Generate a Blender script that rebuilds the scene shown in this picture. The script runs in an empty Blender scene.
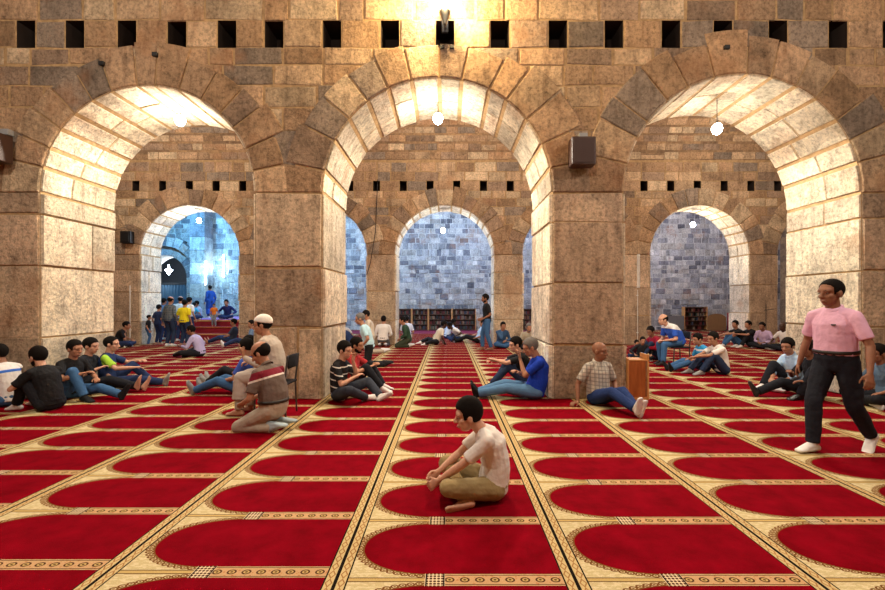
import bpy, bmesh, math, random
from mathutils import Vector, Matrix, noise
R = random.Random(7)
rad = math.radians
C = bpy.context.scene.collection
F = 441.0; VX = 447.6; HY = 303.0; H = 1.5
def wx(px, d): return (px - VX) / F * d          # world x of a photo column at depth d
def wz(py, d): return H - (py - HY) / F * d
def dfloor(py): return F * H / (py - HY)

# ------------------------------------------------------------------ materials
class S:
    """socket wrapper with arithmetic"""
    def __init__(s, nt, sock): s.nt, s.k = nt, sock
    def _m(s, op, *a):
        n = s.nt.nodes.new('ShaderNodeMath'); n.operation = op
        for i, v in enumerate((s,) + a):
            if isinstance(v, S): s.nt.links.new(v.k, n.inputs[i])
            else: n.inputs[i].default_value = v
        return S(s.nt, n.outputs[0])
    def __add__(s, o): return s._m('ADD', o)
    def __sub__(s, o): return s._m('SUBTRACT', o)
    def __mul__(s, o): return s._m('MULTIPLY', o)
    def __truediv__(s, o): return s._m('DIVIDE', o)
    def abs(s): return s._m('ABSOLUTE')
    def fract(s): return s._m('FRACT')
    def floor(s): return s._m('FLOOR')
    def sqrt(s): return s._m('SQRT')
    def max(s, o): return s._m('MAXIMUM', o)
    def min(s, o): return s._m('MINIMUM', o)
    def gt(s, o): return s._m('GREATER_THAN', o)
    def lt(s, o): return s._m('LESS_THAN', o)
    def sin(s): return s._m('SINE')
    def pow(s, o): return s._m('POWER', o)
    def inv(s): return (s * -1) + 1.0

def newmat(name, rough=0.8, spec=0.3):
    m = bpy.data.materials.new(name); m.use_nodes = True
    nt = m.node_tree; b = nt.nodes['Principled BSDF']
    b.inputs['Roughness'].default_value = rough
    b.inputs['Specular IOR Level'].default_value = spec
    return m, nt, b
def texnoise(nt, vec, scale, detail=4, rough=.6):
    n = nt.nodes.new('ShaderNodeTexNoise'); n.inputs['Scale'].default_value = scale
    n.inputs['Detail'].default_value = detail; n.inputs['Roughness'].default_value = rough
    if vec is not None: nt.links.new(vec, n.inputs['Vector'])
    return n.outputs['Fac']
def ramp(nt, fac, stops):
    r = nt.nodes.new('ShaderNodeValToRGB'); e = r.color_ramp.elements
    while len(e) < len(stops): e.new(.5)
    for x, (p, c) in zip(e, stops):
        x.position = p; x.color = (c[0], c[1], c[2], 1) if hasattr(c, '__len__') else (c, c, c, 1)
    nt.links.new(fac, r.inputs[0]); return r.outputs[0]
def mixc(nt, fac, a, b, mode='MIX'):
    n = nt.nodes.new('ShaderNodeMix'); n.data_type = 'RGBA'; n.blend_type = mode
    for sock, v in ((n.inputs[0], fac), (n.inputs[6], a), (n.inputs[7], b)):
        if isinstance(v, S): v = v.k
        if isinstance(v, bpy.types.NodeSocket): nt.links.new(v, sock)
        elif isinstance(v, (int, float)): sock.default_value = v
        else: sock.default_value = (v[0], v[1], v[2], 1)
    return n.outputs[2]
def bump(nt, b, h, strength=.5, dist=.02, prev=None):
    n = nt.nodes.new('ShaderNodeBump'); n.inputs['Strength'].default_value = strength
    n.inputs['Distance'].default_value = dist; nt.links.new(h, n.inputs['Height'])
    if prev is not None: nt.links.new(prev, n.inputs['Normal'])
    nt.links.new(n.outputs[0], b.inputs['Normal']); return n.outputs[0]
def objvec(nt):
    n = nt.nodes.new('ShaderNodeTexCoord'); return n.outputs['Object']

MATS = {}
def flat(name, col, rough=.75, spec=.3, bscale=60, bstr=.25, var=.12, metal=0, emit=None):
    """procedural one-colour material with mottling and micro relief"""
    if name in MATS: return MATS[name]
    m, nt, b = newmat(name, rough, spec); v = objvec(nt)
    n = texnoise(nt, v, bscale / 8, 3)
    c = mixc(nt, 1.0, (col[0], col[1], col[2]), ramp(nt, n, [(.25, 1 - var), (.75, 1 + var)]), 'MULTIPLY')
    nt.links.new(c, b.inputs['Base Color']); b.inputs['Metallic'].default_value = metal
    if bstr: bump(nt, b, texnoise(nt, v, bscale, 2), bstr, .005)
    if emit:
        b.inputs['Emission Color'].default_value = (*emit[0], 1); b.inputs['Emission Strength'].default_value = emit[1]
    MATS[name] = m; return m

def stone_mat(name, tint=(1, 1, 1), dark=.55, pits=1.0, scale=1.0):
    m, nt, b = newmat(name, .9, .15); v = objvec(nt)
    a = nt.nodes.new('ShaderNodeAttribute'); a.attribute_name = 'scol'
    n1 = texnoise(nt, v, 2.1 * scale, 6, .65)
    n2 = texnoise(nt, v, 19 * scale, 6, .72)
    mp = nt.nodes.new('ShaderNodeMapping'); mp.inputs['Scale'].default_value = (7, 7, 1.2); nt.links.new(v, mp.inputs[0])
    n3 = texnoise(nt, mp.outputs[0], 1.0 * scale, 5, .7)
    c = mixc(nt, 1.0, a.outputs['Color'], ramp(nt, n1, [(.28, dark), (.5, 1.0), (.72, 1.25)]), 'MULTIPLY')
    c = mixc(nt, .8, c, ramp(nt, n2, [(.33, .38), (.5, 1.0), (.68, 1.35)]), 'MULTIPLY')
    c = mixc(nt, .7, c, ramp(nt, n3, [(.33, (.55, .5, .47)), (.5, 1.0), (.75, (1.15, 1.12, 1.05))]), 'MULTIPLY')
    c = mixc(nt, ramp(nt, texnoise(nt, v, 1.1, 4), [(.56, 0), (.68, .4)]), c, (.42, .20, .09), 'MIX')
    c = mixc(nt, 1.0, c, tint, 'MULTIPLY')
    nt.links.new(c, b.inputs['Base Color'])
    vo = nt.nodes.new('ShaderNodeTexVoronoi'); vo.inputs['Scale'].default_value = 26 * scale; nt.links.new(v, vo.inputs['Vector'])
    p = ramp(nt, vo.outputs['Distance'], [(.0, 0), (.28, 1)])
    p2 = mixc(nt, ramp(nt, texnoise(nt, v, 4, 3), [(.42, 0), (.58, 1)]), (1, 1, 1), p)
    bmp = bump(nt, b, p2, .45 * pits, .012)
    bmp = bump(nt, b, texnoise(nt, v, 16, 8, .75), 1.0, .045, bmp)
    bump(nt, b, n1, .8, .08, bmp)
    return m
M_STONE = stone_mat('limestone_blocks')
M_GREY = stone_mat('grey_rubble_blocks', (1, 1, 1), .55, .6)

def mortar_mat(name, col, bricks=False):
    m, nt, b = newmat(name, .95, .1); v = objvec(nt)
    n = texnoise(nt, v, 9, 6)
    c = mixc(nt, 1.0, col, ramp(nt, n, [(.3, .6), (.7, 1.2)]), 'MULTIPLY')
    hgt = n
    if bricks:
        uv = nt.nodes.new('ShaderNodeTexCoord').outputs['UV']
        br = nt.nodes.new('ShaderNodeTexBrick'); nt.links.new(uv, br.inputs['Vector'])
        br.inputs['Color1'].default_value = (.40, .25, .13, 1); br.inputs['Color2'].default_value = (.22, .14, .085, 1)
        br.inputs['Mortar'].default_value = (.34, .23, .13, 1)
        br.inputs['Scale'].default_value = 1; br.inputs['Brick Width'].default_value = .62; br.inputs['Row Height'].default_value = .34
        br.inputs['Mortar Size'].default_value = .012; br.inputs['Mortar Smooth'].default_value = .4
        c = mixc(nt, 1.0, br.outputs['Color'], ramp(nt, n, [(.3, .6), (.7, 1.3)]), 'MULTIPLY')
        bm_ = bump(nt, b, br.outputs['Fac'], -.6, .03); bump(nt, b, n, .8, .03, bm_)
    else: bump(nt, b, n, .8, .03)
    nt.links.new(c, b.inputs['Base Color']); return m
M_MORTAR = mortar_mat('ochre_mortar', (.46, .30, .15))
M_MORTARG = mortar_mat('pale_grey_mortar', (.62, .60, .56))
M_BRICKS = mortar_mat('coursed_masonry', (.4, .3, .2), True)
M_HOLE = flat('dark_hole', (.035, .025, .02), 1, .05)  # near-black colour lining the square wall holes

# ------------------------------------------------------------------ mesh accumulation
class Acc:
    def __init__(s): s.v = []; s.f = []; s.c = []; s.m = []; s.uv = []
    def face(s, pts, col=(.5, .5, .5), mi=0):
        i = len(s.v); s.v += [tuple(p) for p in pts]; s.f.append(tuple(range(i, i + len(pts)))); s.c.append(col); s.m.append(mi)
    def grid(s, rows, col=(.5, .5, .5), mi=0, close=False):
        i = len(s.v); n = len(rows[0])
        for r in rows: s.v += [tuple(p) for p in r]
        for a in range(len(rows) - 1):
            for b_ in range(n if close else n - 1):
                b2 = (b_ + 1) % n
                s.f.append((i + a * n + b_, i + a * n + b2, i + (a + 1) * n + b2, i + (a + 1) * n + b_)); s.c.append(col); s.m.append(mi)
    def box(s, c, d, col=(.5, .5, .5), mi=0, M=None):
        x, y, z = [k / 2 for k in d]; P = [Vector((c[0] + a * x, c[1] + b_ * y, c[2] + e * z)) for e in (-1, 1) for b_ in (-1, 1) for a in (-1, 1)]
        if M: P = [M @ p for p in P]
        i = len(s.v); s.v += [tuple(p) for p in P]
        for f in ((0, 2, 3, 1), (4, 5, 7, 6), (0, 1, 5, 4), (2, 6, 7, 3), (0, 4, 6, 2), (1, 3, 7, 5)):
            s.f.append(tuple(i + k for k in f)); s.c.append(col); s.m.append(mi)
    def tube(s, pts, rads, side=Vector((0, 1, 0)), seg=12, caps=True, mi=0, cs=(1, 1)):
        """closed swept tube; rads are radii or (along side, other) pairs"""
        pts = [Vector(p) for p in pts]; rads = [(r, r) if not hasattr(r, '__len__') else r for r in rads]
        n = len(pts); tg = []
        for k in range(n):
            t = pts[min(k + 1, n - 1)] - pts[max(k - 1, 0)]; tg.append(t.normalized() if t.length > 1e-7 else Vector((0, 0, 1)))
        rings = []
        def ring(p, t, a, b_):
            sd = Vector(side) - t * t.dot(Vector(side))
            if sd.length < 1e-3: sd = t.orthogonal()
            sd.normalize(); o = t.cross(sd).normalized()
            return [p + sd * (a * math.cos(2 * math.pi * q / seg)) + o * (b_ * math.sin(2 * math.pi * q / seg)) for q in range(seg)]
        if caps:
            for k in (3, 2, 1):
                an = k / 3.3 * math.pi / 2; r = min(rads[0]); rings.append(ring(pts[0] - tg[0] * r * cs[0] * math.sin(an), tg[0], rads[0][0] * math.cos(an), rads[0][1] * math.cos(an)))
        for k in range(n): rings.append(ring(pts[k], tg[k], *rads[k]))
        if caps:
            for k in (1, 2, 3):
                an = k / 3.3 * math.pi / 2; r = min(rads[-1]); rings.append(ring(pts[-1] + tg[-1] * r * cs[1] * math.sin(an), tg[-1], rads[-1][0] * math.cos(an), rads[-1][1] * math.cos(an)))
        i0 = len(s.v); s.grid(rings, mi=mi, close=True); L = len(rings)
        s.f.append(tuple(i0 + q for q in reversed(range(seg)))); s.c.append((.5,) * 3); s.m.append(mi)
        s.f.append(tuple(i0 + (L - 1) * seg + q for q in range(seg))); s.c.append((.5,) * 3); s.m.append(mi)
    def ell(s, c, r, M=None, su=16, sv=10, mi=0):
        rows = []
        for a in range(sv + 1):
            th = math.pi * (a + .001) / (sv + .002)
            row = []
            for b_ in range(su):
                ph = 2 * math.pi * b_ / su
                p = Vector((c[0] + r[0] * math.sin(th) * math.cos(ph), c[1] + r[1] * math.sin(th) * math.sin(ph), c[2] - r[2] * math.cos(th)))
                row.append(M @ p if M else p)
            rows.append(row)
        i0 = len(s.v); s.grid(rows, mi=mi, close=True)
        s.f.append(tuple(i0 + q for q in reversed(range(su)))); s.c.append((.5,) * 3); s.m.append(mi)
        s.f.append(tuple(i0 + sv * su + q for q in range(su))); s.c.append((.5,) * 3); s.m.append(mi)
    def build(s, name, mats, parent=None, smooth=False, bevel=0, colors=False):
        me = bpy.data.meshes.new(name); me.from_pydata(s.v, [], s.f)
        for m in (mats if isinstance(mats, (list, tuple)) else [mats]): me.materials.append(m)
        me.polygons.foreach_set('material_index', s.m)
        if smooth: me.polygons.foreach_set('use_smooth', [True] * len(s.f))
        if colors:
            at = me.color_attributes.new('scol', 'FLOAT_COLOR', 'CORNER'); arr = []
            for f, c in zip(s.f, s.c): arr += [c[0], c[1], c[2], 1.0] * len(f)
            at.data.foreach_set('color', arr)
        if s.uv:
            u = me.uv_layers.new(name='UVMap'); u.data.foreach_set('uv', s.uv)
        me.update()
        o = bpy.data.objects.new(name, me); C.objects.link(o)
        if parent: o.parent = parent
        if bevel:
            md = o.modifiers.new('bevel', 'BEVEL'); md.width = bevel; md.segments = 2; md.limit_method = 'ANGLE'
        return o
def empty(name, loc=(0, 0, 0), rz=0):
    o = bpy.data.objects.new(name, None); o.location = loc; o.rotation_euler = (0, 0, rz); C.objects.link(o); return o
def tag(o, label=None, cat=None, group=None, kind=None):
    if label: o['label'] = label
    if cat: o['category'] = cat
    if group: o['group'] = group
    if kind: o['kind'] = kind
    return o
def copy_tree(o, parent=None):
    c = o.copy(); C.objects.link(c); c.parent = parent
    for ch in list(o.children): copy_tree(ch, c)
    return c

# ------------------------------------------------------------------ masonry
def tone(kind):
    if kind == 'wall':
        b = R.choice([(.50, .33, .20), (.45, .29, .17), (.56, .39, .24), (.36, .25, .17), (.60, .45, .29), (.47, .30, .17), (.31, .24, .18)])
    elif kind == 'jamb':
        b = R.choice([(.80, .69, .52), (.74, .63, .47), (.86, .76, .58), (.70, .59, .45)])  # stone somewhat paler by nature, with lamp glow also put into the colour
    elif kind == 'pier':
        b = R.choice([(.56, .41, .28), (.51, .37, .25), (.62, .47, .32)])
    else:
        b = R.choice([(.46, .45, .44), (.36, .36, .37), (.56, .54, .50), (.22, .22, .24), (.50, .47, .42), (.40, .40, .40), (.62, .60, .56)])
    k = R.uniform(.74, 1.2); return (b[0] * k, b[1] * k, b[2] * k)
def stone_poly(A, pts, P, relief, col, inset=.014, gap=.008, mi=1):
    """raised block with bevelled rim from a 2D outline; P(s,t,h) maps to space"""
    cl = []
    for p in pts:
        if not cl or math.hypot(p[0] - cl[-1][0], p[1] - cl[-1][1]) > .03: cl.append(p)
    if len(cl) > 2 and math.hypot(cl[0][0] - cl[-1][0], cl[0][1] - cl[-1][1]) < .03: cl.pop()
    pts = cl; k = 0
    while len(pts) > 3 and k < len(pts):       # drop needle tips
        u, w_ = Vector(pts[k - 1]) - Vector(pts[k]), Vector(pts[(k + 1) % len(pts)]) - Vector(pts[k])
        if u.length > 1e-6 and w_.length > 1e-6 and u.angle(w_) < rad(38): pts = pts[:k] + pts[k + 1:]; k = 0
        else: k += 1
    n = len(pts)
    if n < 3: return
    ar = sum(pts[i][0] * pts[(i + 1) % n][1] - pts[(i + 1) % n][0] * pts[i][1] for i in range(n)) / 2
    if abs(ar) < .012: return
    if ar < 0: pts = pts[::-1]
    def off(d):
        out = []
        for i in range(n):
            a, b_, c = Vector(pts[i - 1]), Vector(pts[i]), Vector(pts[(i + 1) % n])
            e1, e2 = (b_ - a), (c - b_)
            if e1.length < 1e-6 or e2.length < 1e-6: out.append(tuple(b_)); continue
            n1 = Vector((-e1.y, e1.x)).normalized(); n2 = Vector((-e2.y, e2.x)).normalized(); m = n1 + n2
            if m.length < .3: m = n1
            m = m.normalized(); k = d / max(.5, m.dot(n1)); out.append(tuple(b_ + m * k))
        return out
    o0, o1, o2 = off(gap), off(gap + inset * .35), off(gap + inset)
    for k in range(n):
        k2 = (k + 1) % n
        if (o2[k2][0] - o2[k][0]) * (pts[k2][0] - pts[k][0]) + (o2[k2][1] - o2[k][1]) * (pts[k2][1] - pts[k][1]) < 0:
            if n > 6: pts = pts[:k] + pts[k + 1:]; return stone_poly(A, pts, P, relief, col, inset, gap, mi)
            return
    i = len(A.v)
    for q, hh in ((o0, -.02), (o1, relief * .6), (o2, relief)):
        A.v += [tuple(P(s_, t_, hh)) for s_, t_ in q]
    for r in range(2):
        for k in range(n):
            k2 = (k + 1) % n; A.f.append((i + r * n + k, i + r * n + k2, i + (r + 1) * n + k2, i + (r + 1) * n + k)); A.c.append(col); A.m.append(mi)
    A.f.append(tuple(i + 2 * n + k for k in range(n))); A.c.append(col); A.m.append(mi)
def stone_patch(A, s0, s1, t0, t1, P, relief, col, step=.12, gap=.008, mi=1):
    """raised block on a curved surface, subdivided in s"""
    b_ = .012; s0 += gap; s1 -= gap; t0 += gap; t1 -= gap
    if s1 - s0 < .05 or t1 - t0 < .05: return
    ns = max(1, int((s1 - s0) / step))
    ss = [(s0, -.02), (s0 + b_, relief)] + [(s0 + b_ + (s1 - s0 - 2 * b_) * k / ns, relief) for k in range(1, ns)] + [(s1 - b_, relief), (s1, -.02)]
    ts = [(t0, -.02), (t0 + b_, relief), (t1 - b_, relief), (t1, -.02)]
    A.grid([[P(s_, t_, min(h1, h2)) for s_, h1 in ss] for t_, h2 in ts], col, mi)
def dens(a, b, n): return [(a[0] + (b[0] - a[0]) * k / n, a[1] + (b[1] - a[1]) * k / n) for k in range(n)]
def courses(A, P, x0, x1, zs, w, kind, rel=(.002, .018), clip=None, blocked=()):
    """blocked: (x0,x1) spans that replace stones (only used for the putlog row given as own call)"""
    for z0, z1 in zip(zs[:-1], zs[1:]):
        x = x0 - R.uniform(0, w[1])
        while x < x1:
            x2 = x + R.uniform(*w)
            a, b_ = max(x, x0), min(x2, x1)
            if b_ - a > .07: cell(A, P, a, b_, z0, z1, kind, rel, clip)
            x = x2
def cell(A, P, a, b_, z0, z1, kind, rel, clip=None):
    j = .018
    q = [(a + R.uniform(0, j), z0 + R.uniform(-j, j)), (b_ - R.uniform(0, j), z0 + R.uniform(-j, j)), (b_ - R.uniform(0, j), z1 + R.uniform(-j, j)), (a + R.uniform(0, j), z1 + R.uniform(-j, j))]
    if clip:
        pts = []
        for k in range(4): pts += dens(q[k], q[(k + 1) % 4], 8)
        inside = [clip(p) for p in pts]
        if all(v is not None for v in inside): return
        if any(v is not None for v in inside):
            pts = [v if v is not None else p for p, v in zip(pts, inside)]
            if any(clip((p[0] + (p[0] - (a + b_) / 2) * 0, p[1] + .0)) is not None and (clip(p)[0] - p[0]) ** 2 + (clip(p)[1] - p[1]) ** 2 > 4e-4 for p in pts): return
        else: pts = q
    else: pts = q
    # slightly rounded corners
    stone_poly(A, pts, P, R.uniform(*rel), tone(kind))

def arcade(name, Y0, Y1, arches, spring, x0, x1, ztop, holes, hz, course_z, hw, kind='wall', jambsplit=(.35, .65), label=''):
    """wall pierced by round arches. arches = [(cx, r)]"""
    A = Acc(); col = (.4, .3, .2)
    # mortar body
    for Y in (Y0, Y1):
        nx = x0
        for cx, r in arches:
            A.face([(nx, Y, 0), (cx - r, Y, 0), (cx - r, Y, hz[0]), (nx, Y, hz[0])])
            n = 28
            for k in range(n):
                t0, t1 = math.pi * (1 - k / n), math.pi * (1 - (k + 1) / n)
                a = (cx + r * math.cos(t0), spring + r * math.sin(t0)); b_ = (cx + r * math.cos(t1), spring + r * math.sin(t1))
                A.face([(a[0], Y, a[1]), (b_[0], Y, b_[1]), (b_[0], Y, hz[0]), (a[0], Y, hz[0])])
            nx = cx + r
        A.face([(nx, Y, 0), (x1, Y, 0), (x1, Y, hz[0]), (nx, Y, hz[0])])
        if Y == Y0:
            hx = x0
            for h in holes:
                a, b_ = h - hw / 2, h + hw / 2
                A.face([(hx, Y, hz[0]), (a, Y, hz[0]), (a, Y, hz[1]), (hx, Y, hz[1])]); hx = b_
                yb = Y + .5
                A.face([(a, Y, hz[0]), (b_, Y, hz[0]), (b_, yb, hz[0]), (a, yb, hz[0])], mi=2); A.face([(a, Y, hz[1]), (b_, Y, hz[1]), (b_, yb, hz[1]), (a, yb, hz[1])], mi=2)
                A.face([(a, Y, hz[0]), (a, yb, hz[0]), (a, yb, hz[1]), (a, Y, hz[1])], mi=2); A.face([(b_, Y, hz[0]), (b_, yb, hz[0]), (b_, yb, hz[1]), (b_, Y, hz[1])], mi=2)
                A.face([(a, yb, hz[0]), (b_, yb, hz[0]), (b_, yb, hz[1]), (a, yb, hz[1])], mi=2)
            A.face([(hx, Y, hz[0]), (x1, Y, hz[0]), (x1, Y, hz[1]), (hx, Y, hz[1])])
            A.face([(x0, Y, hz[1]), (x1, Y, hz[1]), (x1, Y, ztop), (x0, Y, ztop)])
        else: A.face([(x0, Y, hz[0]), (x1, Y, hz[0]), (x1, Y, ztop), (x0, Y, ztop)])
    for cx, r in arches:
        path = [(cx - r, 0)] + [(cx + r * math.cos(math.pi * (1 - k / 28)), spring + r * math.sin(math.pi * (1 - k / 28))) for k in range(29)] + [(cx + r, 0)]
        A.grid([[(p[0], Y, p[1]) for p in path] for Y in (Y0, Y1)])
    # stones on the front face
    PF = lambda s_, t_, h: (s_, Y0 - h, t_)
    rings = []
    for cx, r in arches:
        n = R.choice([13, 14, 15]); ed = [0] + [(k + R.uniform(-.16, .16)) / n for k in range(1, n)] + [1]
        ed = [e * math.pi for e in ed]; ro = [r + R.uniform(.5, .72) for _ in range(n)]
        rings.append((cx, r, ed, ro))
        for k in range(n):
            pts = [(cx + r * math.cos(ed[k] + (ed[k + 1] - ed[k]) * q / 5), spring + r * math.sin(ed[k] + (ed[k + 1] - ed[k]) * q / 5)) for q in range(6)]
            o_ = [(cx + ro[k] * math.cos(ed[k] + (ed[k + 1] - ed[k]) * q / 5), spring + ro[k] * math.sin(ed[k] + (ed[k + 1] - ed[k]) * q / 5)) for q in range(6)]
            stone_poly(A, pts[::-1] + o_, PF, R.uniform(.024, .034), tone(kind), .02)
        for k in range(n):   # soffit
            PS = lambda s_, t_, h, cx=cx, r=r: (cx + (r - h) * math.cos(s_), t_, spring + (r - h) * math.sin(s_))
            T = [Y0 - .01, Y0 + (Y1 - Y0) * R.uniform(*jambsplit), Y1 + .01]
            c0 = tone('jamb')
            for t0, t1 in zip(T[:-1], T[1:]):
                g = .010 / r
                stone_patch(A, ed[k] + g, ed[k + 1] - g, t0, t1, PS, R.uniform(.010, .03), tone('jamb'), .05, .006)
    def clip(p):
        for cx, r, ed, ro in rings:
            dx, dz = p[0] - cx, p[1] - spring
            if dz < -.02: continue
            rr = r + .46
            d = math.hypot(dx, dz)
            if d < rr:
                d = max(d, 1e-4); return (cx + dx / d * rr, spring + max(dz, 0) / d * rr)
        return None
    zs = [spring] + [z for z in course_z if z < hz[0] - .1] + [hz[0]]
    lo = [z for z in zs if z <= 4.3]; hi = [z for z in zs if z >= lo[-1]]
    courses(A, PF, x0, x1, lo, (.9, 1.3), kind, clip=clip)
    courses(A, PF, x0, x1, hi, (.38, .85), kind, clip=clip)
    hx = x0
    for h in list(holes) + [x1 + hw / 2]:
        a = h - hw / 2
        while a - hx > 1.0:
            m = hx + R.uniform(.4, .7); cell(A, PF, hx, m, hz[0], hz[1], kind, (.004, .018)); hx = m
        if a - hx > .08: cell(A, PF, hx, a, hz[0], hz[1], kind, (.004, .018))
        hx = h + hw / 2
    up = [hz[1]]
    while up[-1] < ztop - .2: up.append(min(ztop, up[-1] + R.uniform(.3, .4)))
    courses(A, PF, x0, x1, up, (.4, .95), kind)
    # piers: big blocks
    edges = [x0] + [e for cx, r in arches for e in (cx - r, cx + r)] + [x1]
    for k in range(0, len(edges), 2):
        a, b_ = edges[k], edges[k + 1]
        pz = [0] ; 
        while pz[-1] < spring - .5: pz.append(pz[-1] + R.uniform(.75, 1.15))
        if spring - pz[-1] < .3: pz[-1] = spring
        else: pz.append(spring)
        for z0, z1 in zip(pz[:-1], pz[1:]):
            if b_ - a < 1.3 and R.random() < .75: cell(A, PF, a, b_, z0, z1, 'pier' if kind == 'wall' else kind, (.012, .03))
            else: 
                xx = a
                while xx < b_ - .3:
                    x2 = xx + R.uniform(.5, 1.1)
                    if b_ - x2 < .35: x2 = b_
                    cell(A, PF, xx, x2, z0, z1, 'pier' if kind == 'wall' else kind, (.012, .03)); xx = x2
            for ex, sg in ((a, -1), (b_, 1)):
                if ex in (x0, x1): continue
                PJ = lambda s_, t_, h, ex=ex, sg=sg: (ex + sg * h, t_, s_)
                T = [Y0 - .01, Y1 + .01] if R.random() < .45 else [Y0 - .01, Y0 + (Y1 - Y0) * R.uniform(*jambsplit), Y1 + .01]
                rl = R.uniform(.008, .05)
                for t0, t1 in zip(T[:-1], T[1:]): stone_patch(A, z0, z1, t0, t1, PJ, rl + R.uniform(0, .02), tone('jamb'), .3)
    o = A.build(name, [M_MORTAR, M_STONE, M_HOLE], colors=True)
    tag(o, label, 'wall', kind='structure'); return o

Y1, Y1B, Y2, Y2B, Y3 = 6.9, 8.4, 15.75, 16.85, 24.4
XL, XR = -18.6, 18.4; SPR = 3.22; ZT = 6.6
A1 = [(-4.69 - 4.56 * 2, 1.72), (-4.69 - 4.56, 1.72), (-4.69, 1.68), (-.158, 1.80), (4.61, 1.86), (9.25, 1.75), (13.85, 1.75)]
h1 = [wx(p, Y1) for p in (26, 75, 127, 177, 227, 274, 332, 390, 445, 500, 558, 614, 671, 723, 778, 838, 892)]
h1 = [h1[0] - .8 * k for k in range(13, 0, -1)] + h1 + [h1[-1] + .85 * k for k in range(1, 12)]
arcade('wall_front', Y1, Y1B, A1, SPR, XL, XR, ZT, h1, (5.49, 5.92), [4.19, 4.56, 4.9, 5.22], .29, label='near stone arcade wall with three large round arches and a row of square holes')
A2 = [(-.1 + 4.55 * k, 1.78) for k in range(-3, 4)]
A2 = [(-.1 - 4.55 * 3 - 3.6 + .0, 1.2)] + A2[0:] if False else A2
h2 = [wx(430, Y2) + .955 * k for k in range(-18, 19)]
arcade('wall_middle', Y2, Y2B, A2, SPR, XL, XR, ZT, h2, (5.5, 5.86), [3.8, 4.3, 4.62, 4.94, 5.24], .25, label='second stone arcade wall seen through the near arches')

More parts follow.
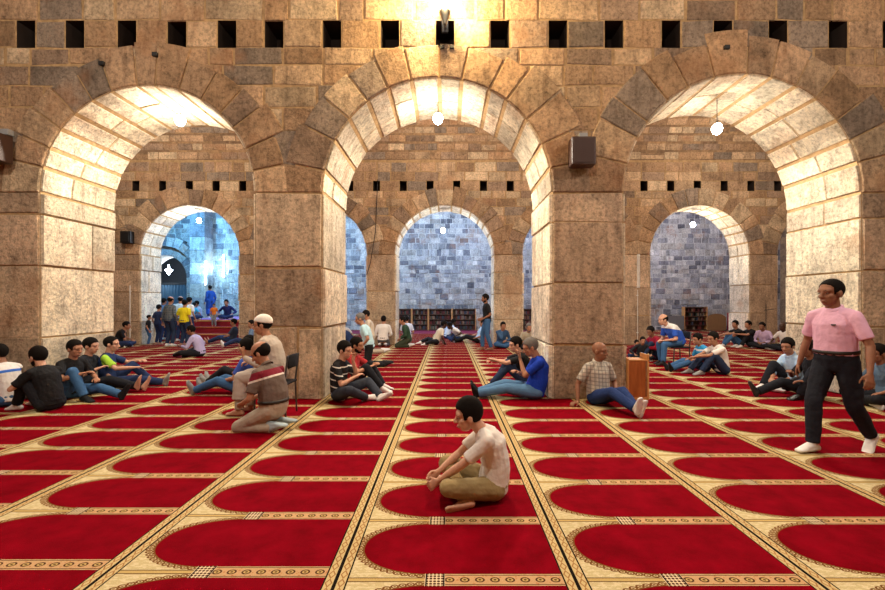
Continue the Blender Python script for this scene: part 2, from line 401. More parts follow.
# back wall of the third bay: grey rubble, one arch opening at the far left
def back_wall():
    A = Acc(); cx, r = -15.68, 1.24; sp = 2.9
    ed = [XL, cx - r, cx + r, XR]
    A.face([(XL, Y3, 0), (cx - r, Y3, 0), (cx - r, Y3, 6.9), (XL, Y3, 6.9)])
    A.face([(cx + r, Y3, 0), (XR, Y3, 0), (XR, Y3, 6.9), (cx + r, Y3, 6.9)])
    for k in range(24):
        t0, t1 = math.pi * (1 - k / 24), math.pi * (1 - (k + 1) / 24)
        a = (cx + r * math.cos(t0), sp + r * math.sin(t0)); b_ = (cx + r * math.cos(t1), sp + r * math.sin(t1))
        A.face([(a[0], Y3, a[1]), (b_[0], Y3, b_[1]), (b_[0], Y3, 6.9), (a[0], Y3, 6.9)])
    path = [(cx - r, 0)] + [(cx + r * math.cos(math.pi * (1 - k / 24)), sp + r * math.sin(math.pi * (1 - k / 24))) for k in range(25)] + [(cx + r, 0)]
    A.grid([[(p[0], Y, p[1]) for p in path] for Y in (Y3, Y3 + 1.2)])
    P = lambda s_, t_, h: (s_, Y3 - h, t_)
    n = 13
    for k in range(n):
        a0, a1 = math.pi * k / n, math.pi * (k + 1) / n; ro = r + R.uniform(.4, .6)
        stone_poly(A, [(cx + r * math.cos(a1), sp + r * math.sin(a1)), (cx + r * math.cos(a0), sp + r * math.sin(a0)), (cx + ro * math.cos(a0), sp + ro * math.sin(a0)), (cx + ro * math.cos(a1), sp + ro * math.sin(a1))], P, .03, tone('grey'), .02)
    def clip(p):
        dx, dz = p[0] - cx, p[1] - sp
        if dz < 0:
            return None if abs(dx) > r else (cx + math.copysign(r, dx), p[1])
        d = math.hypot(dx, dz)
        if d < r + .5: return (cx + dx / max(d, .01) * (r + .5), sp + dz / max(d, .01) * (r + .5))
        return None
    zs = [0]
    while zs[-1] < 6.9: zs.append(zs[-1] + R.uniform(.2, .36))
    courses(A, P, XL, XR, zs, (.22, .62), 'grey', (.01, .045), clip)
    # window like dark hole on the right part, as in the photo
    bx, br, bs = -15.5, 1.72, 2.9      # big relieving arch standing proud around the opening
    nb_ = 15
    for k in range(nb_):
        a0, a1 = math.pi * (k + .03) / nb_, math.pi * (k + .97) / nb_; o0, o1 = br, br + R.uniform(.42, .55)
        c = [(bx + q * math.cos(w_), bs + q * math.sin(w_)) for q, w_ in ((o0, a0), (o1, a0), (o1, a1), (o0, a1))]
        A.grid([[(p[0], Y3 - .42, p[1]) for p in c], [(p[0], Y3, p[1]) for p in c]], tone('grey'), 1, close=True); A.face([(p[0], Y3 - .42, p[1]) for p in c][::-1], tone('grey'), 1)
    for g in (-1, 1):
        z = 0
        while z < bs - .1:
            z2 = min(bs, z + R.uniform(.35, .6)); A.box((bx + g * (br + .24), Y3 - .21, (z + z2) / 2), (.48, .42, z2 - z - .015), tone('grey'), 1); z = z2
    o = A.build('wall_back', [M_MORTARG, M_GREY, M_HOLE], colors=True); tag(o, 'grey rubble stone back wall behind the shelves', 'wall', kind='structure')
    B = Acc()   # shallow pier dividing the blue lit bay
    for (a, b_, dd) in ((-13.75, -12.95, .9),):
        z = 0
        while z < 6.8:
            z2 = min(6.9, z + R.uniform(.5, .8))
            B.box(((a + b_) / 2, Y3 - dd / 2, (z + z2) / 2), (b_ - a - R.uniform(0, .03), dd, z2 - z - .012), tone('grey'), 1); z = z2
        B.box(((a + b_) / 2, Y3 - dd / 2 + .02, 3.45), (b_ - a - .05, dd - .04, 6.88), (.4, .4, .4), 0)
    o = B.build('trim_1', [M_MORTARG, M_GREY], colors=True, bevel=.012); tag(o, 'grey stone pier standing out from the blue lit back wall', 'pier', kind='structure')
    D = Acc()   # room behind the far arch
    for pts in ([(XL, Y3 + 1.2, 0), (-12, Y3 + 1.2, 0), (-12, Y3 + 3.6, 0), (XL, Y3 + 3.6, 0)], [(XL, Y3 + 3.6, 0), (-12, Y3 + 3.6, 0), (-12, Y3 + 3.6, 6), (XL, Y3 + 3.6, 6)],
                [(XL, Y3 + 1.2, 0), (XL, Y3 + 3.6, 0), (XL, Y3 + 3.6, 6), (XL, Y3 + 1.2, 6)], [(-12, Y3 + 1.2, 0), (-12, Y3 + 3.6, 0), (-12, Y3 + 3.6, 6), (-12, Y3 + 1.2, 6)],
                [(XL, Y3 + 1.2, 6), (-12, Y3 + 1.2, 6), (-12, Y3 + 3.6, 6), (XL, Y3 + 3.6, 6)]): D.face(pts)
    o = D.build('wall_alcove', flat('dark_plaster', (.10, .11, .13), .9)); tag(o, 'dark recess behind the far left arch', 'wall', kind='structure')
back_wall()

# vaults
def vault(name, a, b_, hgt, stones, label):
    A = Acc(); n = 24; mid = (a + b_) / 2; hw_ = (b_ - a) / 2
    def pt(x, th, h=0): return (x, mid + (hw_ - h) * math.cos(th), ZT + (hgt - h) * math.sin(th))
    rows = [[pt(XL + (XR - XL) * q / 8, math.pi * k / n) for q in range(9)] for k in range(n + 1)]
    i0 = len(A.f); A.grid(rows, mi=0)
    for k in range(n):
        for q in range(8):
            for (kk, qq) in ((k, q), (k, q + 1), (k + 1, q + 1), (k + 1, q)): A.uv += [37 * qq / 8, kk * 14.0 / n]
    o = A.build(name, M_BRICKS); tag(o, label, 'ceiling', kind='structure')
    if stones:
        B = Acc(); th = 0.0; L = hw_ * .9
        P = lambda s_, t_, h: pt(s_, t_, h)
        while th < 1.75:
            t2 = th + R.uniform(.28, .40) / ((hw_ + hgt) / 2); x = XL + 2
            while x < XR - 2:
                x2 = x + R.uniform(.35, .85)
                stone_patch(B, x, x2, th, t2, P, R.uniform(.005, .025), tone('wall'), .6, .004); x = x2
            th = t2
        o = B.build('trim_2', [M_MORTAR, M_STONE], colors=True); tag(o, 'coursed stones lining the barrel vault above the second arcade', 'stones', kind='structure')
vault('ceiling', Y1B, Y2, 2.9, True, 'barrel vault over the middle aisle')
vault('ceiling_near', -2.6, Y1, 3.0, False, 'barrel vault over the near aisle')
vault('ceiling_far', Y2B, Y3, 2.6, False, 'barrel vault over the far aisle')
# rear and side walls
A = Acc()
def quad(p, su, sv):
    A.face(p); A.uv += [0, 0, su, 0, su, sv, 0, sv]
quad([(XL, -2.6, 0), (XR, -2.6, 0), (XR, -2.6, ZT), (XL, -2.6, ZT)], 37, ZT)
tag(A.build('wall_rear', M_BRICKS), 'masonry wall behind the camera', 'wall', kind='structure')
for nm, X in (('wall_left', XL), ('wall_right', XR)):
    A = Acc(); quad([(X, -2.6, 0), (X, Y3, 0), (X, Y3, 10), (X, -2.6, 10)], 27, 10)
    tag(A.build(nm, M_BRICKS), 'masonry end wall of the hall', 'wall', kind='structure')

# ------------------------------------------------------------------ carpeted floor
def carpet_mat():
    m, nt, b = newmat('prayer_carpet', .97, .02); v = objvec(nt)
    sp = nt.nodes.new('ShaderNodeSeparateXYZ'); nt.links.new(v, sp.inputs[0])
    x, y = S(nt, sp.outputs[0]), S(nt, sp.outputs[1])
    W, D = 1.297, .652
    a = (x + .604) / W; k = a.floor(); p = a.fract() * W
    off = (k * -.07).max(0.0)
    q = ((y - 2.39 - off) / D).fract() * D
    qc = q.min((q * -1) + D)              # distance to the band centre line
    qm = (q - D / 2)                       # from the row centre line
    pc, aa, bb = .40 * W, .325 * W, D / 2 - .05
    g = ((((p * -1) + pc).max(0.0) / aa).pow(2.0) + (qm.abs() / bb).pow(2.2)).sqrt()
    dist = (g - 1.0) * bb
    wav = nt.nodes.new('ShaderNodeTexWave')  # fine damask sheen
    fine = S(nt, texnoise(nt, v, 170, 2, .5)); blot = texnoise(nt, v, 5, 4, .6); vor = nt.nodes.new('ShaderNodeTexVoronoi')
    vor.inputs['Scale'].default_value = 42; nt.links.new(v, vor.inputs['Vector'])
    vd = S(nt, vor.outputs['Distance'])
    nt.nodes.remove(wav)
    mp = nt.nodes.new('ShaderNodeMapping'); mp.inputs['Scale'].default_value = (26, 60, 1); nt.links.new(v, mp.inputs[0])
    dam = S(nt, texnoise(nt, mp.outputs[0], 1.0, 2, .5))
    cream = mixc(nt, dam.gt(.52), (.52, .42, .22), (.62, .52, .31))
    red = mixc(nt, ramp(nt, blot, [(.3, 0), (.7, 1)]), (.135, .0006, .004), (.225, .0011, .008))
    brown, black, gold, tan = (.08, .032, .014), (.012, .008, .006), (.50, .35, .13), (.52, .32, .16)
    c = cream
    # guide lines on the cream head part
    ln = (qc - .016).abs().lt(.0035) * p.lt(.37 * W); c = mixc(nt, ln, c, brown)
    mid = qc.lt(.0125) * p.lt(.37 * W); c = mixc(nt, mid, c, gold)
    # red niche with scalloped lace rim
    lace = dist.lt(.040) * p.lt(.38 * W)
    ang = (qm / bb)._m('ARCTAN2', ((p * -1) + pc) / aa)
    fr = ((ang / .098).fract() - .5) * .034
    rg = (fr.pow(2.0) + (dist - .020).pow(2.0)).sqrt()
    c = mixc(nt, lace * (rg - .0135).abs().lt(.0042), c, (.17, .07, .02)); c = mixc(nt, lace * rg.lt(.0055), c, (.17, .07, .02))
    c = mixc(nt, lace * dist.lt(.0065), c, (.17, .07, .02))
    c = mixc(nt, dist.lt(0.0), c, red)
    # patterned band
    bz = qc.lt(.046) * p.gt(.455 * W); c = mixc(nt, bz, c, tan)
    pp = (p / .082).fract() - .5; qs = q - (q.gt(D / 2) * D)
    el = ((pp * (.082 / .027)).pow(2.0) + (qs / .022).pow(2.0)).sqrt()
    c = mixc(nt, bz * el.lt(1.0), c, brown); c = mixc(nt, bz * el.lt(.62), c, gold); c = mixc(nt, bz * el.lt(.3), c, brown)
    c = mixc(nt, bz * (el.gt(1.25)) * vd.lt(.28), c, (.45, .2, .08))
    c = mixc(nt, bz * (qc - .040).abs().lt(.003), c, brown)
    # ornament block between head part and band
    oz = qc.lt(.054) * p.gt(.37 * W) * p.lt(.455 * W); c = mixc(nt, oz, c, (.70, .56, .36))
    ock = ((p * 150.0).sin() * (q * 150.0).sin()).abs().gt(.35); c = mixc(nt, oz * ock, c, brown)
    c = mixc(nt, oz * ((p - .376 * W).abs().lt(.004) + (p - .45 * W).abs().lt(.004)).min(1.0), c, black)
    # strip borders and seams
    e = p.min((p * -1) + W)
    bo = e.lt(.060); c = mixc(nt, bo, c, (.56, .42, .20))
    dy = ((y / .075).fract() - .5).abs() * 2; de = (e - .034).abs() / .020
    c = mixc(nt, bo * (dy + de - .85).abs().lt(.22), c, (.33, .17, .06))
    c = mixc(nt, (e - .061).abs().lt(.0045), c, black); c = mixc(nt, e.lt(.010), c, black)
    c = mixc(nt, .35, c, ramp(nt, fine.k, [(.3, .55), (.7, 1.35)]), 'MULTIPLY')
    nt.links.new(c, b.inputs['Base Color'])
    b.inputs['Sheen Weight'].default_value = 0
    bump(nt, b, fine.k, .35, .006)
    return m
A = Acc(); A.face([(XL, -2.6, 0), (XR, -2.6, 0), (XR, Y3, 0), (XL, Y3, 0)])
tag(A.build('floor', carpet_mat()), 'red and cream patterned prayer carpet laid in strips', 'floor', kind='structure')
# plain purple red carpet by the back wall shelves
A = Acc(); A.box((-1.0, 22.6, .008), (20, 2.4, .016)); tag(A.build('back_carpet', flat('wine_carpet', (.22, .02, .05), .95)), 'plain wine red carpet along the foot of the back wall shelves', 'carpet')

# ------------------------------------------------------------------ lamps
M_BULB = flat('lit_bulb', (1, 1, 1), .4, emit=((1.0, .93, .8), 60.0), bstr=0)
M_BULBC = flat('lit_cool_bulb', (1, 1, 1), .4, emit=((.75, .88, 1.0), 40.0), bstr=0)
M_TUBE = flat('lit_tube', (1, 1, 1), .4, emit=((.5, .78, 1.0), 28.0), bstr=0)
M_BLACK = flat('black_plastic', (.012, .012, .013), .45, .4, bstr=.05)
M_METAL = flat('dark_metal', (.10, .10, .10), .4, .5, metal=.8, bstr=.05)
M_WHITEM = flat('white_painted_metal', (.75, .73, .68), .4, .5, bstr=.05)
def light(loc, power, col, r=.08, parent=None, typ='POINT'):
    l = bpy.data.lights.new('lamp_light', typ); l.energy = power; l.color = col; l.shadow_soft_size = r
    o = bpy.data.objects.new('lamp_light', l); o.location = loc; C.objects.link(o)
    if parent: o.parent = parent
    return o
def pendant(x, y, z, ztop, power, label, col=(1, .80, .55), cool=False, r=.085, down=0):
    t = empty('pendant_lamp', (x, y, z)); tag(t, label, 'lamp', 'pendant bulbs hanging in the hall')
    a = Acc(); a.tube([(0, 0, .1), (0, 0, ztop - z)], [.006, .006], seg=8); a.build('cord', M_BLACK, t, True)
    a = Acc(); a.tube([(0, 0, .05), (0, 0, .12)], [.022, .018], seg=12); a.build('socket', M_BLACK, t, True)
    a = Acc(); a.ell((0, 0, 0), (r, r, r * 1.15)); a.build('bulb', M_BULBC if cool else M_BULB, t, True)
    if down:
        l = light((0, 0, -.14), power * down, col, .09, t, 'SPOT'); l.data.spot_size = rad(172); l.data.spot_blend = .35; power *= .42
    light((0, 0, -.16), power, col, .09, t)
    return t
WARM = (1.0, .90, .74)
ym = (Y1 + Y1B) / 2
pendant(wx(180, ym), ym, 4.67, 4.87, 165, 'bright bulb hanging inside the left near arch', WARM, down=2.3)
pendant(wx(438, ym), ym, 4.70, 4.99, 165, 'bright bulb hanging inside the central near arch', WARM, down=2.3)
pendant(wx(717, ym), ym, 4.52, 5.05, 175, 'bright bulb on a longer cord inside the right near arch', WARM, down=2.3)
yn = 16.3
pendant(wx(199, yn), yn, 4.55, 4.97, 130, 'small bulb hanging in the blue lit left far arch', (.75, .87, 1), True)
pendant(wx(443, yn), yn, 4.18, 4.97, 100, 'small bulb hanging in the central far arch before the shelves', (.85, .92, 1), True)
pendant(wx(693, yn), yn, 4.40, 4.97, 130, 'small bulb hanging in the right far arch before the grey wall', WARM, True)
# bulbs added out of view, above the frame, to light the aisles
for x, y in ((-5.2, 2.6), (0, 1.2), (5.2, 2.6)):
    pendant(x, y, 5.9, ZT + 2.7, 430, 'unseen bulb added to light the near aisle, on a long cord', (1, .90, .78))
for x in (-9.5, 0.0, 9.0):
    pendant(x, 11.6, 7.2, ZT + 2.75, 560, 'unseen bulb added to light the middle aisle, on a long cord', (1, .90, .78))
for x, c, pw in ((-13.5, (.15, .52, 1), 1300), (-8.5, (.15, .50, 1), 1000), (-3.5, (.45, .65, 1), 620), (1.0, (.45, .65, 1), 780), (5.6, (.3, .48, 1), 200), (10.0, (.9, .88, 1.0), 480), (14.5, (.7, .75, 1.0), 200)):
    pendant(x, 20.6, 5.9, ZT + 2.5, pw, 'unseen cool bulb added to light the far aisle, on a long cord', c, True)
# wall lantern at the top of the near wall
t = empty('wall_lantern', (wx(445, Y1), Y1, 5.95)); tag(t, 'lit lantern fixed to the wall over the central arch', 'lamp')
a = Acc(); a.box((0, -.04, -.1), (.10, .05, .30)); a.tube([(0, -.06, -.2), (0, -.2, -.18), (0, -.22, -.05)], [.012] * 3, seg=8); a.build('bracket', M_METAL, t, bevel=.006)
a = Acc(); a.tube([(0, -.22, -.22), (0, -.22, -.12), (0, -.22, -.05)], [.03, .06, .09], seg=8); a.build('lamp_shade', M_METAL, t, True)
a = Acc(); a.ell((0, -.22, .05), (.085, .085, .10)); a.build('bulb', M_BULB, t, True)
light((0, -.36, .12), 420, (1, .72, .34), .08, t)
for s, q in ((-1, 'left'), (1, 'right')):
    a = Acc(); a.box((s * .075, -.035, -.47), (.07, .05, .05))
    tag(a.build('junction_box', M_BLACK, None, bevel=.005), q + ' one of two small black boxes under the wall lantern', 'box').location = (wx(447, Y1), Y1, 5.95)
for px, py in ((104, 65), (157, 56)):
    a = Acc(); a.box((0, -.04, 0), (.08, .06, .06)); o = a.build('junction_box', M_BLACK, None, bevel=.005); o.location = (wx(px, Y1), Y1, wz(py, Y1))
    tag(o, 'small black box on the wall above the left arch, %s' % ('lower one to the left' if px == 104 else 'higher one near the arch crown'), 'box')
a = Acc(); a.box((0, -.04, 0), (.08, .06, .06)); o = a.build('junction_box', M_BLACK, None, bevel=.005); o.location = (wx(725, Y1), Y1, wz(49, Y1)); tag(o, 'small black box on the wall above the right arch', 'box')
# wall tubes in the blue bay
for px, py, dd, lb in ((206, 273, .93, 'glowing tube lamp on the stone pier of the blue bay'), (224, 266, .06, 'glowing tube lamp on the blue wall right of the pier')):
    y = Y3 - dd; t = empty('tube_lamp', (wx(px, y), y, wz(py, y))); tag(t, lb, 'lamp')
    a = Acc(); a.box((0, 0, 0), (.10, .05, 1.3)); a.build('mount', M_WHITEM, t)
    a = Acc(); a.tube([(0, -.06, -.6), (0, -.06, .6)], [.035, .035], seg=10); a.build('tube', M_TUBE, t, True)
    light((0, -.5, 0), 45, (.35, .7, 1), .25, t)
t = empty('hanging_lantern', (wx(172, 25.9), 25.6, wz(270, 25.6))); tag(t, 'white lit lantern hanging in the dark far arch', 'lamp')
a = Acc(); a.tube([(0, 0, .1), (0, 0, 2.5)], [.01, .01], seg=6); a.build('chain', M_BLACK, t)
a = Acc(); a.tube([(0, 0, -.25), (0, 0, -.12), (0, 0, 0), (0, 0, .1), (0, 0, .3)], [.03, .12, .19, .05, .03], seg=12); a.build('lamp_shade', M_BULBC, t, True)
light((0, -.3, -.4), 40, (.7, .85, 1), .1, t)

# ------------------------------------------------------------------ fittings
M_SPK = flat('brown_speaker_case', (.05, .022, .015), .4, .5)
M_GRILL = flat('brown_grille', (.045, .018, .012), .55, .4, bscale=400, bstr=.6)
def speaker(px, py, d, w, h, lb, tilt=0):
    y = d; t = empty('wall_speaker', (wx(px, y), y, wz(py, y))); tag(t, lb, 'speaker')
    a = Acc(); a.box((0, -.20, 0), (w, .22, h)); a.build('case', M_SPK, t, bevel=.012)
    a = Acc(); a.box((0, -.315, 0), (w * .86, .012, h * .88)); a.build('grille', M_GRILL, t, bevel=.004)
    a = Acc(); a.box((0, -.045, .02), (.06, .09, .08)); a.box((0, -.09, h / 2 + .01), (.03, .18, .06)); a.box((0, -.01, h / 4), (.05, .02, h / 2 + .06)); a.build('bracket', M_METAL, t)
    a = Acc(); a.box((w * .15, -.06, h / 2 + .085), (.13, .10, .09)); a.build('connection_box', flat('grey_plastic', (.30, .30, .30), .5), t, bevel=.006)
    return t
speaker(7, 153, Y1, .38, .42, 'brown wall speaker on the left edge of the near wall')
speaker(578, 157, Y1, .36, .42, 'brown wall speaker between the central and right arches')
a = Acc(); a.box((0, -.12, 0), (.36, .24, .42)); a.box((0, -.25, 0), (.28, .02, .34)); o = a.build('wall_speaker', M_BLACK, None, bevel=.01); o.location = (wx(130, Y2), Y2, wz(238, Y2)); tag(o, 'small black speaker on the far pier left of the blue arch', 'speaker')
def conduit(px, y0p, y1p, d, lb, r=.02, m=None):
    a = Acc(); a.tube([(0, 0, wz(y1p, d)), (0, 0, wz(y0p, d))], [r, r], seg=8); a.box((0, .02, wz(y0p + (y1p - y0p) * .1, d)), (.07, .03, .03)); a.box((0, .02, wz(y0p + (y1p - y0p) * .8, d)), (.07, .03, .03))
    o = a.build('wall_pipe', m or M_WHITEM, None, True); o.location = (wx(px, d), d - .05, 0); tag(o, lb, 'pipe')
conduit(131, 286, 341, Y2, 'thin white pipe running up the far pier beside the seated man in black')
conduit(637, 290, 343, Y2, 'thin grey pipe under the tube lamp on the right far pier', .012)
conduit(223, 290, 338, Y3, 'thin pipe on the blue wall below the right tube lamp', .012)
t = empty('wall_tube_lamp', (wx(638, Y2), Y2, wz(271, Y2))); tag(t, 'unlit white vertical tube lamp on the right far pier', 'lamp')
a = Acc(); a.box((0, -.03, 0), (.10, .05, 1.2)); a.build('mount', M_WHITEM, t, bevel=.005)
a = Acc(); a.tube([(0, -.075, -.56), (0, -.075, .56)], [.02, .02], seg=10); a.build('tube', flat('opal_glass', (.85, .82, .75), .2), t, True)
a = Acc(); a.tube([(wx(378, Y2), Y2 - .06, wz(180, Y2)), (wx(376, Y2), Y2 - .06, wz(230, Y2)), (wx(371, Y2), Y2 - .06, wz(262, Y2)), (wx(367, Y2), Y2 - .06, wz(275, Y2))], [.012] * 4, seg=6)
tag(a.build('wall_cable', M_BLACK, None, True), 'thin black cable running down the far pier left of the central arch', 'cable')
t = empty('microphone_stand', (wx(766, 15.2), 15.2, 0)); tag(t, 'thin black microphone stand by the far pier behind the lilac shirted man', 'stand')
a = Acc(); a.tube([(0, 0, .02), (0, 0, 1.45)], [.012, .01], seg=8); a.build('pole', M_BLACK, t, True)
a = Acc(); a.tube([(-.05, 0, 1.25), (.35, 0, 1.3)], [.01, .01], seg=8); a.build('boom_arm', M_BLACK, t, True)
a = Acc(); a.tube([(0, 0, 0), (0, 0, .02)], [.13, .12], seg=16); a.build('base', M_BLACK, t)

def wood_mat(name, c1, c2, sc=6):
    m, nt, b = newmat(name, .38, .5); v = objvec(nt)
    mp = nt.nodes.new('ShaderNodeMapping'); mp.inputs['Scale'].default_value = (sc * 3, sc * 3, sc * .35); nt.links.new(v, mp.inputs[0])
    n = texnoise(nt, mp.outputs[0], 1.5, 5, .6); nt.links.new(ramp(nt, n, [(.3, c1), (.7, c2)]), b.inputs['Base Color']); bump(nt, b, n, .15, .004); return m
M_WOOD = wood_mat('orange_brown_wood', (.30, .075, .018), (.50, .15, .035))
M_WOODD = wood_mat('dark_shelf_wood', (.05, .022, .014), (.10, .045, .025))
M_WOODL = wood_mat('light_wood_edge', (.55, .25, .08), (.68, .34, .12))
# wooden box lectern
t = empty('wooden_lectern', (wx(635, 6.95), 6.85, 0), rad(-4)); tag(t, 'orange brown wooden box lectern standing beside the pillar', 'lectern')
a = Acc(); a.box((-.02, .0, .31), (.27, .025, .58)); a.build('front_panel', M_WOOD, t, bevel=.004)
for s, hh in ((-1, .64), (1, .70)):
    a = Acc(); a.box((s * .15, .14, hh / 2), (.026, .33, hh)); a.build('side_panel', M_WOODL, t, bevel=.004)
a = Acc(); a.box((0, .13, .612), (.275, .30, .022)); a.build('top', M_WOODL, t, bevel=.004)
a = Acc(); a.box((0, .15, .30), (.27, .26, .018)); a.build('shelf', M_WOOD, t)
a = Acc(); a.box((0, .0, .02), (.27, .03, .04)); a.build('plinth', M_WOODL, t)

def chair(loc, yaw, lb, col):
    t = empty('chair', loc, yaw); tag(t, lb, 'chair')
    a = Acc(); a.box((0, 0, .43), (.42, .42, .035)); a.build('seat', col, t, bevel=.012)
    a = Acc(); a.tube([(-.23, -.16, .72), (-.245, 0, .73), (-.23, .16, .72)], [(.09, .012)] * 3, side=(0, 0, 1), seg=12); a.build('backrest', col, t, True)
    for sx in (-1, 1):
        for sy in (-1, 1):
            a = Acc()
            pts = [(sx * .21, sy * .19, 0), (sx * .19, sy * .19, .42)] + ([(-.235, sy * .19, .80)] if sx < 0 else [])
            a.tube(pts, [.013] * len(pts), seg=8); a.build('leg', M_METAL, t, True)
    return t

# bookshelves
BOOKC = [flat('book_%s' % n, c, .6) for n, c in (('maroon', (.08, .015, .014)), ('dark_red', (.12, .02, .016)), ('green', (.05, .06, .04)), ('brown', (.16, .075, .04)), ('tan', (.18, .12, .08)), ('black', (.02, .02, .02)), ('slate', (.04, .045, .06)))]
bookp = {}
def shelf(x0, x1, y, ztop, rows, lb, group, bookgroup, booklabel, fill=.8):
    w = x1 - x0; t = empty('bookshelf', ((x0 + x1) / 2, y, .016)); tag(t, lb, 'bookshelf', group)
    for s in (-1, 1):
        a = Acc(); a.box((s * (w / 2 - .018), 0, ztop / 2), (.034, .30, ztop)); a.build('side_panel', M_WOODL, t)
    a = Acc(); a.box((0, .14, ztop / 2), (w - .07, .012, ztop - .02)); a.build('back_panel', M_WOODD, t)
    st = (ztop - .08) / rows
    for k in range(rows + 1):
        a = Acc(); a.box((0, -.01, .04 + st * k), (w - .072, .28, .028)); a.build('shelf_board', M_WOODD, t)
    for k in range(rows):
        x = -w / 2 + .06
        while x < w / 2 - .12:
            tk = R.uniform(.045, .09)
            if R.random() < fill:
                hh = R.uniform(.55, .78) * st
                i = R.randrange(len(BOOKC)); key = (i)
                if key not in bookp:
                    a = Acc(); a.box((0, 0, .5), (1, 1, 1)); bookp[key] = a.build('book', BOOKC[i]).data; bpy.data.objects.remove([o for o in bpy.data.objects if o.data == bookp[key]][0])
                o = bpy.data.objects.new('book', bookp[key]); C.objects.link(o)
                o.location = ((x0 + x1) / 2 + x + tk / 2, y - .03, .016 + .04 + st * k + .0145); o.scale = (tk * .92, .17, hh)
                tag(o, booklabel, 'book', bookgroup)
            x += tk
    return t
ys = Y3 - .35
cols = [397, 412, 428.5, 452, 476]
nm = ['leftmost bookshelf in the central far arch', 'second bookshelf from the left in the central far arch', 'third bookshelf from the left in the central far arch', 'rightmost bookshelf in the central far arch']
for k in range(4):
    shelf(wx(cols[k], ys), wx(cols[k + 1], ys) - .01, ys, 1.18, 4, nm[k] + ' with rows of dark books', 'low bookshelves along the back wall', 'books on the low central shelves', 'dark bound book standing on the low shelves behind the central far arch', .72)
shelf(wx(521, ys), wx(545, ys), ys, 1.18, 4, 'low bookshelf seen right of the central far pier', 'low bookshelves along the back wall', 'books on the shelf right of the far pier', 'dark bound book on the low shelf right of the central far pier', .6)
shelf(wx(683, ys), wx(706, ys), ys, 1.28, 5, 'dark open bookshelf before the grey wall in the right far arch', 'bookshelves before the grey wall', 'books on the right far shelf', 'dark bound book on the shelf in the right far arch', .35)
def board(px0, px1, pyt, y, lb, nm_, mat, arch=False):
    w = wx(px1, y) - wx(px0, y); h = wz(pyt, y)
    t = empty(nm_, ((wx(px0, y) + wx(px1, y)) / 2, y, .016)); tag(t, lb, nm_.split('_')[-1])
    a = Acc()
    if arch:
        n = 10; f = [(-w / 2, 0), (w / 2, 0)] + [(w / 2 * math.cos(math.pi * k / n), h * .72 + h * .28 * math.sin(math.pi * k / n)) for k in range(n + 1)]
        a.face([(p[0], -.02, p[1]) for p in f]); a.face([(p[0], .02, p[1]) for p in f][::-1]); a.grid([[(p[0], -.02, p[1]) for p in f], [(p[0], .02, p[1]) for p in f]], close=True)
    else: a.box((0, 0, h / 2), (w, .04, h))
    a.build('panel', mat, t)
    for s in (-1, 1):
        a = Acc(); a.box((s * w * .4, 0, .02), (.05, .3, .04)); a.build('foot', M_METAL, t)
    return t
board(667, 684, 316, ys - .2, 'low grey standing screen left of the dark right bookshelf', 'standing_screen', flat('grey_felt', (.16, .15, .14), .9))
board(707.5, 726, 314, ys - .45, 'brown round topped standing board right of the dark bookshelf', 'standing_board', flat('brown_board', (.25, .13, .05), .7), True)
board(727.5, 738, 313, ys - .1, 'narrow red cloth screen beside the brown board', 'cloth_screen', flat('red_cloth', (.35, .01, .02), .9))
# door in the dark arch
t = empty('curtained_doorway', (-15.3, Y3 + 1.25, 0)); tag(t, 'dark doorway hung with a pleated curtain inside the far left arch', 'doorway')
a = Acc(); rows = []
for z in (0.0, 2.55): rows.append([(-1.4 + 2.8 * k / 80, .05 * math.sin(k * 1.25), z) for k in range(81)])
a.grid(rows); a.build('curtain', flat('blue_grey_curtain', (.08, .13, .17), .8), t, True)
a = Acc(); a.box((0, .02, 2.62), (2.9, .10, .12)); a.build('rail', M_BLACK, t)
# stage with steps
M_RED = flat('red_step_carpet', (.26, .012, .02), .95); M_PUR = flat('purple_stage_carpet', (.36, .16, .34), .95); 
t = empty('raised_platform', (0, 0, 0)); tag(t, 'raised carpeted platform with wooden fronted steps in the blue lit bay', 'platform')
px0, px1 = -11.7, -7.2
sx0 = -11.3
for k, (y0, z) in enumerate(((17.9, .26), (18.3, .52), (18.7, .78))):
    a = Acc(); a.box(((sx0 + px1) / 2, (y0 + 19.2) / 2, z / 2), (px1 - sx0, 19.2 - y0, z)); a.build('step', M_RED, t)
    a = Acc(); a.box(((sx0 + px1) / 2, y0 - .012, z - .03), (px1 - sx0, .02, .05)); a.build('nosing', M_WOODL if k != 1 else M_WOOD, t)
a = Acc(); a.box(((px0 + px1) / 2, 21.4, .39), (px1 - px0, 4.6, .78)); a.build('deck', M_PUR, t)
